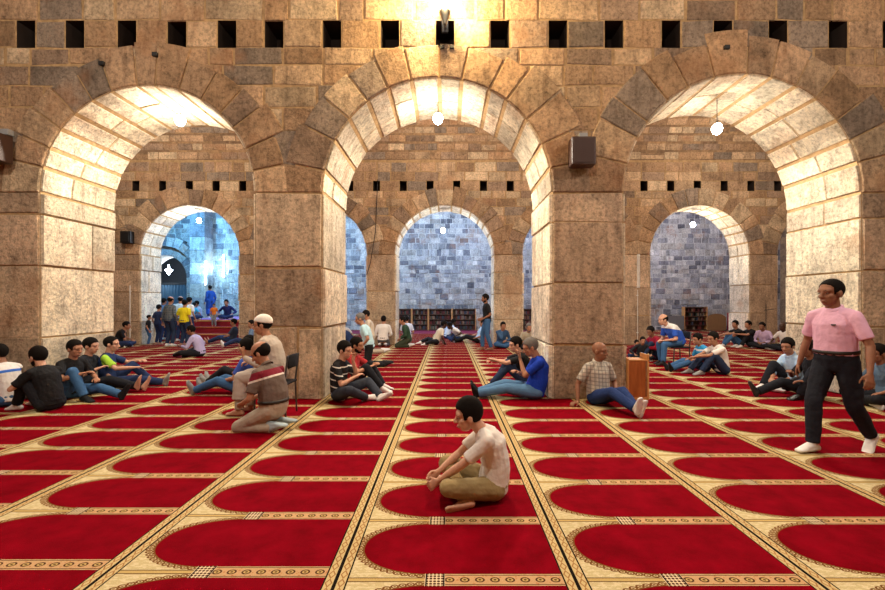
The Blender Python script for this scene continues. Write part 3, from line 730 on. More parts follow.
# ------------------------------------------------------------------ people
def cloth(name, c1, c2=None, kind='plain', axis=(0, 0, 1), period=.1, duty=.5, rough=.85, extra=None):
    """procedural cloth; bands / checks run along an axis of the figure's own space"""
    m, nt, b = newmat(name, rough, .2); v = objvec(nt)
    wr = texnoise(nt, v, 7, 3, .55); wv = texnoise(nt, v, 350, 1)
    base = mixc(nt, 1.0, c1, ramp(nt, wr, [(.25, .93), (.75, 1.05)]), 'MULTIPLY')
    if kind != 'plain':
        def co(ax):
            n = nt.nodes.new('ShaderNodeVectorMath'); n.operation = 'DOT_PRODUCT'; n.inputs[1].default_value = ax
            nt.links.new(v, n.inputs[0]); return S(nt, n.outputs['Value'])
        z = co(axis)
        if kind == 'stripes': base = mixc(nt, (z / period).fract().lt(duty), base, c2)
        if kind == 'band':     # one band from period to duty along the axis
            base = mixc(nt, z.gt(period) * z.lt(duty), base, c2)
            if extra: base = mixc(nt, z.gt(extra[0]) * z.lt(extra[1]), base, extra[2])
        if kind == 'above': base = mixc(nt, z.gt(period), base, c2)
        if kind == 'check':
            y = co((.3, .95, 0)); x = co((1, 0, .1))
            base = mixc(nt, (z / period).fract().lt(duty) * .6, base, c2); base = mixc(nt, (y / period).fract().lt(duty) * .6, base, c2)
            base = mixc(nt, (x / period).fract().lt(duty) * .3, base, c2)
    nt.links.new(base, b.inputs['Base Color'])
    bmp = bump(nt, b, wr, .6, .03); bump(nt, b, wv, .12, .002, bmp)
    return m
def skinm(name, c):
    m, nt, b = newmat(name, .55, .35); v = objvec(nt)
    c_ = mixc(nt, 1.0, c, ramp(nt, texnoise(nt, v, 30, 3), [(.3, (.88, .85, .85)), (.7, (1.08, 1.02, 1.0))]), 'MULTIPLY')
    nt.links.new(c_, b.inputs['Base Color']); b.inputs['Subsurface Weight'].default_value = .06
    b.inputs['Subsurface Radius'].default_value = (.02, .008, .004); return m
SKIN = {'light': skinm('light_skin', (.60, .34, .23)), 'mid': skinm('tan_skin', (.42, .21, .125)), 'brown': skinm('brown_skin', (.27, .125, .07)), 'dark': skinm('dark_skin', (.075, .036, .022))}
HAIRM = {'black': flat('black_hair', (.008, .006, .005), .85, .12, 200, .8), 'grey': flat('grey_hair', (.15, .135, .125), .85, .15, 200, .6), 'white': flat('white_hair', (.5, .48, .45), .7, .3, 200, .6),
         'brown': flat('dark_brown_hair', (.03, .018, .012), .6, .4, 200, .6), 'cap': flat('white_knit_cap', (.80, .77, .72), .9, .2, 220, .5)}
EYEW = flat('eye_white', (.26, .22, .19), .6, .2, bstr=0); EYED = flat('dark_iris', (.015, .01, .008), .2, .6, bstr=0); LIPM = flat('lips', (.28, .13, .095), .5, .3, bstr=.05)
CL = {}
def cm(key, *a, **k):
    if key not in CL: CL[key] = cloth(key, *a, **k)
    return CL[key]
def V(*a): return Vector(a)
def ik(a, t, l1, l2, pole):
    d = t - a; L = d.length; mx = (l1 + l2) * .995
    if L > mx: t = a + d * (mx / L); d = t - a; L = mx
    if L < abs(l1 - l2) + .02: L = abs(l1 - l2) + .02
    x = (l1 * l1 - l2 * l2 + L * L) / (2 * L); h = math.sqrt(max(0, l1 * l1 - x * x)); u = d.normalized()
    p = Vector(pole); p = p - u * p.dot(u)
    if p.length < 1e-4: p = u.orthogonal()
    return a + u * x + p.normalized() * h, t
PEND = []
def remeshed(acc, name, mat, parent, vox, smooth=3, disp=0, loc=None):
    o = acc.build(name, mat, parent, True)
    r = o.modifiers.new('r', 'REMESH'); r.mode = 'VOXEL'; r.voxel_size = vox; r.use_smooth_shade = True
    if smooth: sm = o.modifiers.new('s', 'SMOOTH'); sm.factor = .5; sm.iterations = smooth
    if disp:
        t = bpy.data.textures.get('folds') or bpy.data.textures.new('folds', 'CLOUDS'); t.noise_scale = .085; t.noise_depth = 2
        d = o.modifiers.new('d', 'DISPLACE'); d.texture = t; d.strength = disp; d.mid_level = .5
        sm = o.modifiers.new('s2', 'SMOOTH'); sm.factor = .5; sm.iterations = 1
    PEND.append((o, mat)); return o

def person(px, d, yaw, pose, label, top, bottom, group=None, skin='mid', hair='black', beard=None, sleeve='short', s=1.0, bare=False, feet='sock', footm=None,
           belly=0.0, collar=False, belt=None, long=False, X=None, cat='person', build=1.0, name='person', z0=0.0, shortleg=False, hairvol=1.0, vest=None):
    P = dict(pose)
    X = wx(px, d) if X is None else X
    vox = .006 if d < 4 else .0075 if d < 7 else .010 if d < 9.5 else .013 if d < 13 else .017
    near = d < 8.6; vn = vox * (1 if near else 1)
    up = V(0, 0, 1)
    lean, slump, side, tw = P.get('lean', 0), P.get('slump', 0), P.get('side', 0), P.get('twist', 0)
    pel = V(*P['pel'])
    def dr(a): return V(math.sin(rad(a)), math.sin(rad(side)), math.cos(rad(a)) * math.cos(rad(side))).normalized()
    d1, d2, d3 = dr(lean), dr(lean + slump * .5), dr(lean + slump)
    waist = pel + d1 * .17; chest = waist + d2 * .19; nb = chest + d3 * .15
    hl = P.get('hipyaw', 0); HL = V(-math.sin(rad(hl)), math.cos(rad(hl)), 0)
    SL = V(-math.sin(rad(tw + hl)), math.cos(rad(tw + hl)), math.sin(rad(P.get('shroll', 0)))).normalized()
    mid = (HL + SL).normalized()
    fw = SL.cross(d3).normalized()
    sh = {k: nb - d3 * .082 + SL * (g * .168 * build) for k, g in (('L', 1), ('R', -1))}
    hip = {k: pel + HL * (g * .092) - d1 * .02 for k, g in (('L', 1), ('R', -1))}
    knee, ank, toe, elb, wri = {}, {}, {}, {}, {}
    for k, g in (('L', 1), ('R', -1)):
        knee[k], ank[k] = ik(hip[k], V(*P['f' + k]), .43, .42, P.get('k' + k, (1, 0, 0)))
        toe[k] = V(*P.get('t' + k, (1, 0, 0))).normalized()
        tgt = P.get('h' + k)
        if tgt is None: tgt = tuple(knee[k] + V(-.08, 0, .10))
        elb[k], wri[k] = ik(sh[k], V(*tgt), .29, .26, P.get('e' + k, (-.6, g * .8, -.5)))
    # head frame
    hp, hy, hr = P.get('head', (0, 0, 0))
    nd = (d3 + up * .8).normalized(); nd = (nd + V(math.cos(rad(hy)), math.sin(rad(hy)), 0) * (math.sin(rad(hp)) * .35 + P.get('neck', .12))).normalized()
    hc = nb + nd * .150
    HM = Matrix.Translation(hc) @ Matrix.Rotation(rad(hy), 4, 'Z') @ Matrix.Rotation(rad(hp), 4, 'Y') @ Matrix.Rotation(rad(hr), 4, 'X') @ Matrix.Scale(1.13, 4)
    B = Acc()
    b = build; bl = belly
    # torso
    B.tube([pel - d1 * .05, pel, waist, chest, nb - d3 * .07, nb - d3 * .01], [(.12 * b, .10), (.155 * b, .118 + bl * .5), (.135 * b + bl * .5, .102 + bl), (.155 * b, .112 + bl * .4), (.130 * b, .084), (.062, .056)], side=mid, seg=16)
    B.tube([nb - d3 * .06, nb + nd * .05, hc - nd * .02], [.064, .058, .060], side=SL, seg=12)
    for k, g in (('L', 1), ('R', -1)):
        B.tube([nb - d3 * .045, sh[k]], [.045, .046], seg=10)
        B.tube([sh[k], sh[k] * .5 + elb[k] * .5, elb[k]], [.052 * b, .045 * b, .036], seg=12)
        fa = wri[k] - elb[k]
        B.tube([elb[k], elb[k] + fa * .3, wri[k]], [.036, .037, .023], seg=12)
        B.tube([hip[k], hip[k] * .5 + knee[k] * .5, knee[k]], [.078, .066, .047], seg=14)
        sk = ank[k] - knee[k]
        B.tube([knee[k], knee[k] + sk * .3, ank[k] - sk * .1, ank[k]], [.050, .050, .033, .033], seg=12)
        # hand: palm, four unequal fingers, thumb
        fd = P.get('d' + k); fd = V(*fd).normalized() if fd else fa.normalized()
        pn = V(*P.get('n' + k, (0, 0, -1))); pn = pn - fd * pn.dot(fd); pn = pn.normalized() if pn.length > .05 else fd.orthogonal().normalized()
        acr = fd.cross(pn).normalized(); ts = acr if (acr.dot(-SL * g) > 0) else -acr     # thumb side points inward
        if P.get('thumb' + k): ts = -ts
        cu = P.get('c' + k, 35)
        B.tube([wri[k], wri[k] + fd * .04, wri[k] + fd * .088], [(.026, .020), (.036, .016), (.040, .013)], side=ts, seg=12)
        fr = max(.0088, vox * .85)
        for q, (o_, L_) in enumerate(((.031, .070), (.0105, .080), (-.0105, .074), (-.031, .058))):
            p0 = wri[k] + fd * .075 + ts * o_; a0 = wri[k] + fd * .09 + ts * o_ * 1.08; pts = [p0, a0]; an = 0; cur = a0
            for f_ in (.45, .32, .23):
                an += cu * (.6 if f_ == .45 else 1); dv = fd * math.cos(rad(an)) + pn * math.sin(rad(an)); cur = cur + dv * L_ * f_; pts.append(cur)
            B.tube(pts, [fr, fr, fr * .96, fr * .88, fr * .76], seg=8)
        th0 = wri[k] + fd * .022 + ts * .022
        t1 = th0 + (fd * .65 + ts * .62 + pn * .3).normalized() * .045; t2 = t1 + (fd * .85 + ts * .2 + pn * .4).normalized() * .032; t3 = t2 + (fd * .9 + pn * .4).normalized() * .024
        B.tube([th0, t1, t2, t3], [fr * 1.5, fr * 1.2, fr * 1.05, fr * .85], seg=8)
    def foot(A_, k, gr=0.0, toes=False):
        t = toe[k]; u = knee[k] - ank[k]; u = u - t * u.dot(t)
        if P.get('u' + k): u = V(*P['u' + k]); u = u - t * u.dot(t)
        u = u.normalized() if u.length > .02 else up; sd = t.cross(u).normalized()
        heel = ank[k] - u * .045 - t * .045
        A_.tube([ank[k], ank[k] - u * .035 - t * .02], [.036 + gr, .036 + gr], seg=10)
        A_.tube([ank[k] - u * .01 - t * .01, ank[k] - u * .030 + t * .06, ank[k] - u * .052 + t * .13], [(.034 + gr, .034 + gr), (.035 + gr, .030 + gr), (.042 + gr, .016 + gr)], side=sd, seg=12)
        A_.tube([heel, ank[k] - u * .055 + t * .05, ank[k] - u * .057 + t * .135, ank[k] - u * .06 + t * (.155 if toes else .175)], [(.032 + gr, .026 + gr), (.034 + gr, .018 + gr), (.045 + gr, .015 + gr), (.036 + gr, .012 + gr)], side=sd, seg=12)
        if toes:
            io = 1 if k == 'L' else -1     # big toe on the inner side
            inn = sd if sd.dot(-HL * io) > 0 else -sd
            for q, (o_, L_, rr) in enumerate(((.033, .048, .0145), (.012, .046, .010), (-.005, .041, .0095), (-.021, .034, .009), (-.035, .024, .0088))):
                p0 = ank[k] - u * .058 + t * .14 + inn * o_
                B.tube([p0, p0 + t * (L_ * .6) + u * .004, p0 + t * L_ - u * .003], [rr, rr, rr * .9], seg=8)
    for k in 'LR': foot(B, k, 0, bare)
    # head
    def E(c, r, A_=B, su=16, sv=10): A_.ell(c, r, HM, su, sv)
    E((-.012, 0, .035), (.098, .076, .090), su=20, sv=14); E((.028, 0, -.035), (.060, .060, .078)); E((.045, 0, -.083), (.032, .033, .026)); E((.062, 0, .030), (.032, .058, .034))
    B.tube([HM @ V(.084, 0, .018), HM @ V(.102, 0, -.012), HM @ V(.108, 0, -.026)], [.010, .0125, .0155], side=SL, seg=10)
    E((.097, .011, -.029), (.011, .009, .008)); E((.097, -.011, -.029), (.011, .009, .008))
    E((.083, 0, -.060), (.015, .024, .008)); E((.080, 0, -.071), (.014, .020, .008))
    for g in (-1, 1):
        E((.078, g * .030, .024), (.013, .022, .009)); E((-.005, g * .080, -.008), (.020, .009, .032)); E((.050, g * .042, -.022), (.028, .020, .022))
    body = remeshed(B, name, SKIN[skin], None, vox, 2)
    body.location = (X, d, z0); body.rotation_euler = (0, 0, rad(yaw)); body.scale = (s, s, s)
    tag(body, label, cat, group)
    # facial detail
    if d < 13:
        for g in (-1, 1):
            a = Acc(); a.ell((.0768, g * .031, .006), (.0110, .0110, .0048), HM, 12, 8); ey = a.build('eye', EYEW, body, True)
            a = Acc(); a.ell((.0860, g * .032, .006), (.0030, .0056, .0046), HM, 10, 6); a.build('iris', EYED, ey, True)
            a = Acc(); a.tube([HM @ V(.0905, g * .014, .026), HM @ V(.087, g * .031, .031), HM @ V(.074, g * .048, .026)], [(.0045, .003)] * 2 + [(.002, .002)], seg=8)
            a.build('eyebrow', HAIRM['grey' if hair in ('white',) else 'black'], body, True)
        a = Acc(); a.tube([HM @ V(.082, -.024, -.066), HM @ V(.0955, 0, -.064), HM @ V(.082, .024, -.066)], [(.0035, .0035), (.0065, .006), (.0035, .0035)], seg=8); a.build('mouth', LIPM, body, True)
    # hair: a shell over the skull that dives under the skin below an uneven hairline
    def shell(rr, cen, line, mat, nm, upper=None, ns=.004):
        bm = bmesh.new(); bmesh.ops.create_uvsphere(bm, u_segments=44, v_segments=32, radius=1)
        for v in bm.verts:
            u_ = v.co.copy(); p = Vector((u_.x * rr[0] + cen[0], u_.y * rr[1], u_.z * rr[2] + cen[2]))
            q = noise.noise(p * 60) * .006
            f = line[-1][1]
            for (x0_, z0_), (x1_, z1_) in zip(line[:-1], line[1:]):
                if p.x <= x1_: f = z0_ + (z1_ - z0_) * max(0, min(1, (p.x - x0_) / (x1_ - x0_))); break
            t_ = min(1, max(0, (p.z - f + q) / .012 + .5))
            if upper is not None: t_ = min(t_, min(1, max(0, (upper - p.z + p.x * -.35 + q) / .012 + .5)))
            k_ = .80 + .20 * t_ + noise.noise(p * 110) * ns * 8 * t_ * .25
            v.co = Vector((u_.x * rr[0] * k_ + cen[0], u_.y * rr[1] * k_, u_.z * rr[2] * k_ + cen[2]))
        bm.transform(HM); me = bpy.data.meshes.new(nm); bm.to_mesh(me); bm.free(); me.materials.append(mat)
        me.polygons.foreach_set('use_smooth', [True] * len(me.polygons)); o = bpy.data.objects.new(nm, me); C.objects.link(o); o.parent = body; return o
    LINE = [(-.13, -.068), (-.04, -.055), (-.015, -.028), (.012, .012), (.026, -.020), (.042, -.012), (.052, .045), (.078, .074), (.12, .080)]
    if hairvol < .5: LINE = [(x_, z_ + (.014 if x_ > .045 else 0)) for x_, z_ in LINE]
    CLINE = [(-.13, .004), (.12, .068)]
    if hair == 'cap':
        shell((.110, .088, .092), (-.014, 0, .045), CLINE, HAIRM['cap'], 'knitted_cap', ns=.001); shell((.103, .081, .088), (-.014, 0, .030), LINE, HAIRM['black'], 'hair')
    elif hair == 'bald': pass
    elif hair == 'balding': shell((.103, .0825, .088), (-.014, 0, .030), LINE, HAIRM['black'], 'hair', upper=.055)
    elif hair: shell((.103 + .003 * hairvol, .080 + .003 * hairvol, .092 + .009 * hairvol), (-.013, 0, .036 + .003 * hairvol), LINE, HAIRM[hair], 'hair', ns=.006 * hairvol)
    if beard:
        a = Acc(); a.ell((.042, 0, -.082), (.040, .040, .034), HM, 14, 10); a.ell((.018, .030, -.060), (.045, .030, .042), HM); a.ell((.018, -.030, -.060), (.045, .030, .042), HM)
        a.tube([HM @ V(.088, -.022, -.054), HM @ V(.099, 0, -.047), HM @ V(.088, .022, -.054)], [.005, .007, .005], seg=8)
        a.build('beard', HAIRM[beard], body, True)
    # shirt
    A_ = Acc(); g_ = .016
    hem = pel - d1 * (.05 if not long else .04) if not belt else pel + d1 * .06
    A_.tube([hem, (pel + d1 * .03) if not belt else pel + d1 * .09, waist, chest, nb - d3 * .075, nb - d3 * .012], [(.165 * b + g_, .118 + bl * .6 + g_), (.160 * b + g_, .120 + bl * .6 + g_), (.142 * b + bl * .5 + g_, .108 + bl + g_), (.160 * b + g_, .118 + bl * .4 + g_), (.136 * b + g_, .092 + g_), (.064 + g_, .058 + g_)], side=mid, seg=18, cs=(.12, .1))
    for k in 'LR':
        A_.tube([nb - d3 * .042, nb * .5 + sh[k] * .5 - d3 * .012, sh[k] + d3 * .002], [.060, .060, .060], seg=14)
        if sleeve == 'short': e_ = sh[k] + (elb[k] - sh[k]) * .76; A_.tube([sh[k], e_], [.062 * b, .060 * b], seg=14, cs=(1, .15))
        elif sleeve == 'long': A_.tube([sh[k], sh[k] * .5 + elb[k] * .5, elb[k]], [.062 * b, .056 * b, .050], seg=14); A_.tube([elb[k], elb[k] * .5 + wri[k] * .5, elb[k] * .06 + wri[k] * .94], [.050, .045, .037], seg=14, cs=(1, .2))
        elif sleeve == 'rolled': A_.tube([sh[k], sh[k] * .5 + elb[k] * .5, elb[k]], [.062 * b, .056 * b, .052], seg=14); A_.tube([elb[k], elb[k] * .6 + wri[k] * .4], [.052, .050], seg=14, cs=(1, .2))
        if long:
            A_.tube([hip[k], hip[k] * .5 + knee[k] * .5, knee[k]], [.125, .112, .09], seg=14); A_.tube([knee[k], knee[k] * .35 + ank[k] * .65], [.090, .100], seg=14, cs=(1, .1))
    if collar: A_.tube([nb - d3 * .035, nb + nd * .002], [.078, .070], side=SL, seg=14, cs=(1, .1))
    sname = 'robe' if long else 'shirt'
    sh_o = remeshed(A_, sname, top, body, vn, 5, .014)
    if collar:
        a = Acc()
        ct = [nb + nd * (.022 - .022 * math.sin(t)) + (SL * (.066 * math.cos(t)) + fw * (.064 * math.sin(t))) for t in [math.pi * 2 * q / 16 for q in range(17)]]
        cb = [p - nd * .045 + (p - nb).normalized() * .022 for p in ct]
        a.grid([ct, [(p + q) / 2 + (p - nb).normalized() * .008 for p, q in zip(ct, cb)], cb]); c_ = a.build('collar', top, sh_o, True)
        m_ = c_.modifiers.new('t', 'SOLIDIFY'); m_.thickness = .006
    # trousers
    A_ = Acc(); e = .35 if shortleg else 1.0
    A_.tube([pel - d1 * .06, pel + d1 * .02, pel + d1 * (.085 if belt else .05)], [(.150 * b, .124), (.176 * b, .140 + bl * .4), (.166 * b + bl * .3, .132 + bl * .6)], side=mid, seg=16, cs=(.6, .1))
    for k in 'LR':
        en = knee[k] + (ank[k] - knee[k]) * (e * .97)
        A_.tube([hip[k], hip[k] * .5 + knee[k] * .5, knee[k]], [.104, .092, .074], seg=14)
        A_.tube([knee[k], knee[k] * .6 + en * .4, en], [.074, .070, .060], seg=14, cs=(1, .12))
    tr = remeshed(A_, 'trousers', bottom, body, vn, 4, .014)
    if belt:
        a = Acc(); bc = pel + d1 * .085
        a.tube([bc - d1 * .017, bc + d1 * .017], [(.172 * b + bl * .35, .139 + bl * .7)] * 2, side=HL, seg=24, caps=False); a.build('belt', belt, body, True)
    if not bare:
        for k in 'LR':
            a = Acc(); foot(a, k, .007); t = toe[k]
            if feet == 'sock': a.tube([ank[k], ank[k] + (knee[k] - ank[k]) * .18], [.043, .043], seg=12)
            remeshed(a, feet, footm or SOCKW, body, vn, 2)
    return body

def M_(d, **k): d = dict(d); d.update(k); return d
CROSS = dict(pel=(0, 0, .125), lean=8, slump=26, fL=(.27, -.12, .06), fR=(.33, .12, .06), kL=(.3, 1, .2), kR=(.3, -1, .2), tL=(.35, -1, -.1), tR=(.35, 1, -.1), head=(8, 0, 0))
OUT = dict(pel=(0, 0, .125), lean=-14, slump=22, fL=(.80, .10, .075), fR=(.80, -.10, .075), kL=(.1, .2, 1), kR=(.1, -.2, 1), tL=(.25, .3, 1), tR=(.25, -.3, 1), uL=(-1, 0, .2), uR=(-1, 0, .2), head=(5, 0, 0), hL=(.28, .12, .24), hR=(.28, -.12, .24))
UP = dict(pel=(0, 0, .125), lean=-4, slump=26, fL=(.46, .12, .08), fR=(.46, -.12, .08), kL=(.1, .15, 1), kR=(.1, -.15, 1), tL=(1, .1, -.05), tR=(1, -.1, -.05), head=(6, 0, 0), hL=(.46, .03, .40), hR=(.46, -.03, .38), eL=(-.2, 1, -.6), eR=(-.2, -1, -.6))
LUP = M_(OUT, fL=(.46, .12, .08), kL=(.1, .15, 1), tL=(1, .1, -.05), uL=None); RUP = M_(OUT, fR=(.46, -.12, .08), kR=(.1, -.15, 1), tR=(1, -.1, -.05), uR=None)
KNEEL = dict(pel=(0, 0, .27), lean=6, slump=12, fL=(-.04, .10, .055), fR=(-.04, -.10, .055), kL=(1, .1, -.4), kR=(1, -.1, -.4), tL=(-1, 0, -.1), tR=(-1, 0, -.1), uL=(0, 0, -1), uR=(0, 0, -1), head=(8, 0, 0), hL=(.26, .12, .30), hR=(.26, -.12, .30))
TALLK = M_(KNEEL, pel=(0, 0, .50), fL=(-.38, .10, .055), fR=(-.38, -.10, .055), kL=(1, 0, -.2), kR=(1, 0, -.2))
SIT = dict(pel=(0, 0, .565), lean=2, slump=14, fL=(.42, .13, .085), fR=(.42, -.13, .085), kL=(1, 0, 1), kR=(1, 0, 1), head=(5, 0, 0))
STAND = dict(pel=(0, 0, .935), lean=1, slump=4, fL=(0, .10, .085), fR=(0, -.10, .085), kL=(1, 0, 0), kR=(1, 0, 0), head=(5, 0, 0), hL=(.06, .26, .86), hR=(.06, -.26, .86), eL=(-1, .3, 0), eR=(-1, -.3, 0), nL=(0, -1, 0), nR=(0, 1, 0))

SOCKW = cloth('white_sock', (.78, .76, .74)); SOCKG = cloth('grey_sock', (.30, .30, .29)); SOCKB = cloth('black_sock', (.012, .012, .014)); SHOEB = flat('black_shoe_leather', (.012, .011, .011), .4, .5)
WHITE = cloth('white_cotton', (.78, .73, .68)); BLACK = cloth('black_cotton', (.012, .012, .014)); JEANS = cloth('blue_denim', (.045, .12, .26)); DJEANS = cloth('dark_denim', (.022, .038, .085)); LJEANS = cloth('light_denim', (.09, .20, .36))
DARKTR = cloth('black_trousers', (.012, .013, .018)); NAVY = cloth('navy_cloth', (.02, .035, .10)); BEIGE = cloth('beige_cloth', (.43, .36, .28)); CREAM = cloth('cream_cloth', (.66, .58, .46))
KHAKI = cloth('khaki_cotton', (.30, .22, .10)); LBLUE = cloth('light_blue_cotton', (.42, .60, .78)); BELTM = flat('dark_belt', (.015, .012, .01), .4, .5)
ROYAL = cloth('royal_blue_cotton', (.010, .045, .42)); LILAC = cloth('lilac_cotton', (.46, .42, .66)); PINK = cloth('pink_pique', (.76, .44, .60)); REDC = cloth('red_cotton', (.42, .03, .035))

# --- near figures
person(493, 3.42, 180, M_(CROSS, lean=-8, slump=44, neck=.55, fL=(.40, -.14, .07), kL=(.35, 1, .30), tL=(.9, -.5, -.02), fR=(.25, .20, .055), kR=(.3, -1, .5), tR=(.95, .3, -.08), hL=(.50, .10, .16), hR=(.51, .00, .19), eL=(-.2, 1, -.4), eR=(-.2, -1, -.3), head=(8, 4, 0), nL=(0, -1, -.4), nR=(0, 1, -.2), cL=45, cR=45),
       'barefoot young man in white t-shirt and khaki trousers sitting cross-legged in the foreground', WHITE, KHAKI, skin='light', bare=True, hairvol=2.6, s=.885)
walk = person(836, 4.45, 198, M_(STAND, pel=(0, 0, .91), lean=3, slump=3, fR=(.22, -.07, .085), tR=(1, -.1, 0), fL=(-.36, .09, .15), kL=(1, .1, 0), tL=(.75, .1, -.65), hL=(.10, .33, .83), hR=(.0, -.34, .84), eL=(-1, .5, 0), eR=(-.9, -.5, 0), head=(4, -8, 0), nL=(-.5, -1, 0), nR=(-.5, 1, 0), cL=22, cR=22),
       'bald-cropped man in a pink polo shirt and dark jeans walking past in white socks', PINK, cm('near_black_denim', (.014, .016, .024)), skin='brown', hair='black', hairvol=.1, belly=.03, collar=True, belt=BELTM, build=1.04, s=1.02)
a = Acc(); a.box((.158, .075, 1.26), (.03, .028, .012)); a.build('chest_emblem', flat('dark_green_thread', (.02, .06, .04), .7), walk)
person(274, 5.2, 168, M_(KNEEL, lean=3, slump=18, hipyaw=0, twist=-8, head=(28, 10, 0), hL=(.34, .10, .33), hR=(.36, -.08, .34)),
       'balding man in a brown polo with maroon chest band kneeling beside the left pillar', cm('brown_band_polo', (.16, .12, .10), (.20, .015, .03), kind='band', axis=(.30, 0, .95), period=.62, duty=.70, extra=(.598, .62, (.7, .62, .55))), BEIGE, skin='mid', hair='balding', belly=.04, collar=True, belt=BELTM, footm=cm('pale_blue_sock', (.40, .50, .55)), build=1.05)
person(276, 5.95, 178, M_(SIT, lean=8, slump=14, fL=(.44, .12, .085), fR=(.40, -.12, .085), hL=(.36, .16, .78), eL=(-.2, .4, -1), hR=(.38, -.10, .70), dL=(.1, 0, 1), head=(6, 12, 0)),
       'barefoot man in white knitted cap and beige robe on a chair by the left pillar', cm('stone_robe', (.50, .43, .37)), BEIGE, skin='mid', hair='cap', bare=True, long=True, sleeve='long', belly=.02)
chair((wx(276, 5.95), 5.95, 0), rad(178), 'dark folding chair under the man in the white knitted cap', BLACK)
person(246, 7.25, 178, M_(OUT, hL=(.30, .1, .25), tL=(.1, .35, 1), tR=(.1, -.1, 1)), 'man in blue shirt and jeans stretched out left behind the white capped man', cm('blue_shirt', (.05, .10, .42)), JEANS, skin='mid', footm=SOCKG)
person(249, 7.95, 176, M_(OUT, fL=(.72, .1, .075)), 'man in black trousers and grey socks resting behind the jeans wearer at the left pillar', cm('pale_shirt', (.40, .40, .45)), DARKTR, skin='brown', footm=SOCKG)
person(340, 6.8, -8, M_(CROSS, lean=-9, slump=26, fR=(.42, -.02, .06), fL=(.62, .08, .065), kL=(.3, .8, .5), kR=(.4, -1, .45), tR=(.9, .3, .2), tL=(.9, .2, .5), hL=(.20, .03, .60), eL=(.3, .3, -1), dL=(.1, -.05, 1), hR=(.27, -.05, .38), eR=(0, -.6, -1), head=(8, -12, 0)),
       'man in black and white striped t-shirt by the left pillar, hand to mouth', cm('striped_tee', (.015, .015, .018), (.72, .70, .66), kind='stripes', axis=(.20, 0, .98), period=.105, duty=.16), cm('charcoal_denim', (.035, .042, .06)), skin='light', hairvol=1.4, footm=SOCKW)
person(352, 7.6, -5, M_(UP, lean=-8, fL=(.52, .1, .08), fR=(.55, -.14, .08), hR=(.34, -.1, .42), hL=(.38, .08, .45), head=(6, -5, 0)), 'man in a red t-shirt with dark jeans and raised knees behind the striped shirt man', REDC, DARKTR, skin='mid', beard='black', footm=SOCKW)
person(535, 6.95, 180, M_(OUT, lean=-17, neck=.5, slump=30, fL=(.84, .02, .075), fR=(.83, -.10, .075), hL=(.22, .0, .58), eL=(.3, .2, -1), dL=(.1, 0, 1), hR=(.25, -.05, .38), eR=(0, -.6, -1), head=(18, 4, 0)),
       'grey haired man in royal blue t-shirt stretched out by the right pillar', ROYAL, LJEANS, skin='mid', hair='grey', hairvol=.5, footm=SOCKB, build=1.02, belly=.02, s=1.07)
person(525, 7.85, 180, M_(UP, lean=2, slump=22, fL=(.60, .1, .08), fR=(.52, -.1, .08), hL=(.56, .04, .50), hR=(.56, -.05, .47), head=(10, 10, 0)), 'man in black t-shirt, arms on raised knees, behind the royal blue shirt', BLACK, DJEANS, skin='light', hair='black', footm=SOCKB)
person(599, 6.55, -70, M_(OUT, lean=-10, slump=16, fL=(.78, .00, .075), fR=(.80, -.07, .12), tL=(.3, .1, 1), tR=(.3, -.1, 1), hR=(-.02, -.36, .06), eR=(-1, -.4, 0), dR=(.2, -1, -.1), hL=(.18, .16, .22), head=(4, 22, 0)),
       'bald man in pale checked shirt leaning on the front of the right pillar', cm('checked_shirt', (.55, .50, .42), (.20, .18, .17), kind='check', axis=(0, .1, .99), period=.055, duty=.3), cm('deep_blue_jeans', (.015, .035, .13)), skin='brown', hair='bald', footm=SOCKW, belly=.03, collar=True, build=1.05)
person(796, 7.55, 184, M_(UP, lean=2, slump=20, fL=(.40, .16, .08), kL=(.2, .9, .25), tL=(.5, -1, 0), fR=(.50, -.12, .08), hL=(.34, .06, .17), hR=(.42, -.02, .22), head=(12, 22, 0)),
       'man in light blue shirt and black trousers sitting against the far right pillar', cm('pale_blue_shirt', (.45, .62, .80)), DARKTR, skin='mid', sleeve='rolled', footm=SOCKW, collar=True, hairvol=1.3)
person(814, 6.95, 178, M_(OUT, lean=-6, fL=(.34, .16, .08), kL=(.1, .3, 1), tL=(1, .1, -.05), uL=None, hL=(.3, .2, .3), hR=(.3, -.1, .4)), 'man in black clothes and shoes sitting half hidden behind the walking man', BLACK, DARKTR, skin='brown', feet='shoe', footm=SHOEB)
person(889, 6.45, 175, M_(CROSS, lean=0, slump=24, head=(10, 10, 0)), 'man in a slate blue t-shirt sitting at the right edge against the wall', cm('slate_tee', (.10, .16, .24)), DARKTR, skin='brown')
person(9, 6.45, 172, M_(UP, lean=2, slump=24, fL=(.40, .1, .08), hL=(.40, .12, .3), head=(10, 8, 0)), 'man in a white t-shirt with a blue stripe cut off by the left edge', cm('white_blue_tee', (.75, .73, .72), (.04, .14, .55), kind='band', axis=(.2, 0, .98), period=.475, duty=.515), JEANS, skin='brown', hairvol=1.0)
person(50, 6.2, 166, M_(UP, lean=4, slump=30, fL=(.42, .13, .08), fR=(.48, -.14, .08), hL=(.44, .10, .36), hR=(.46, .0, .34), head=(8, 6, 0)), 'bearded man in all black hugging his knees near the left edge', BLACK, DARKTR, skin='light', beard='black', hairvol=1.8, footm=SOCKW)
person(72, 6.95, -12, M_(OUT, lean=-8, slump=20, fL=(.84, .08, .075), fR=(.44, -.16, .08), kR=(.1, -.15, 1), tR=(1, -.1, -.05), uR=None, hR=(.36, -.12, .42), hL=(.3, .14, .3), head=(8, 0, 0)), 'man in black t-shirt and jeans, one knee raised, against the leftmost pillar', BLACK, JEANS, skin='mid', hairvol=1.2, footm=SOCKB)
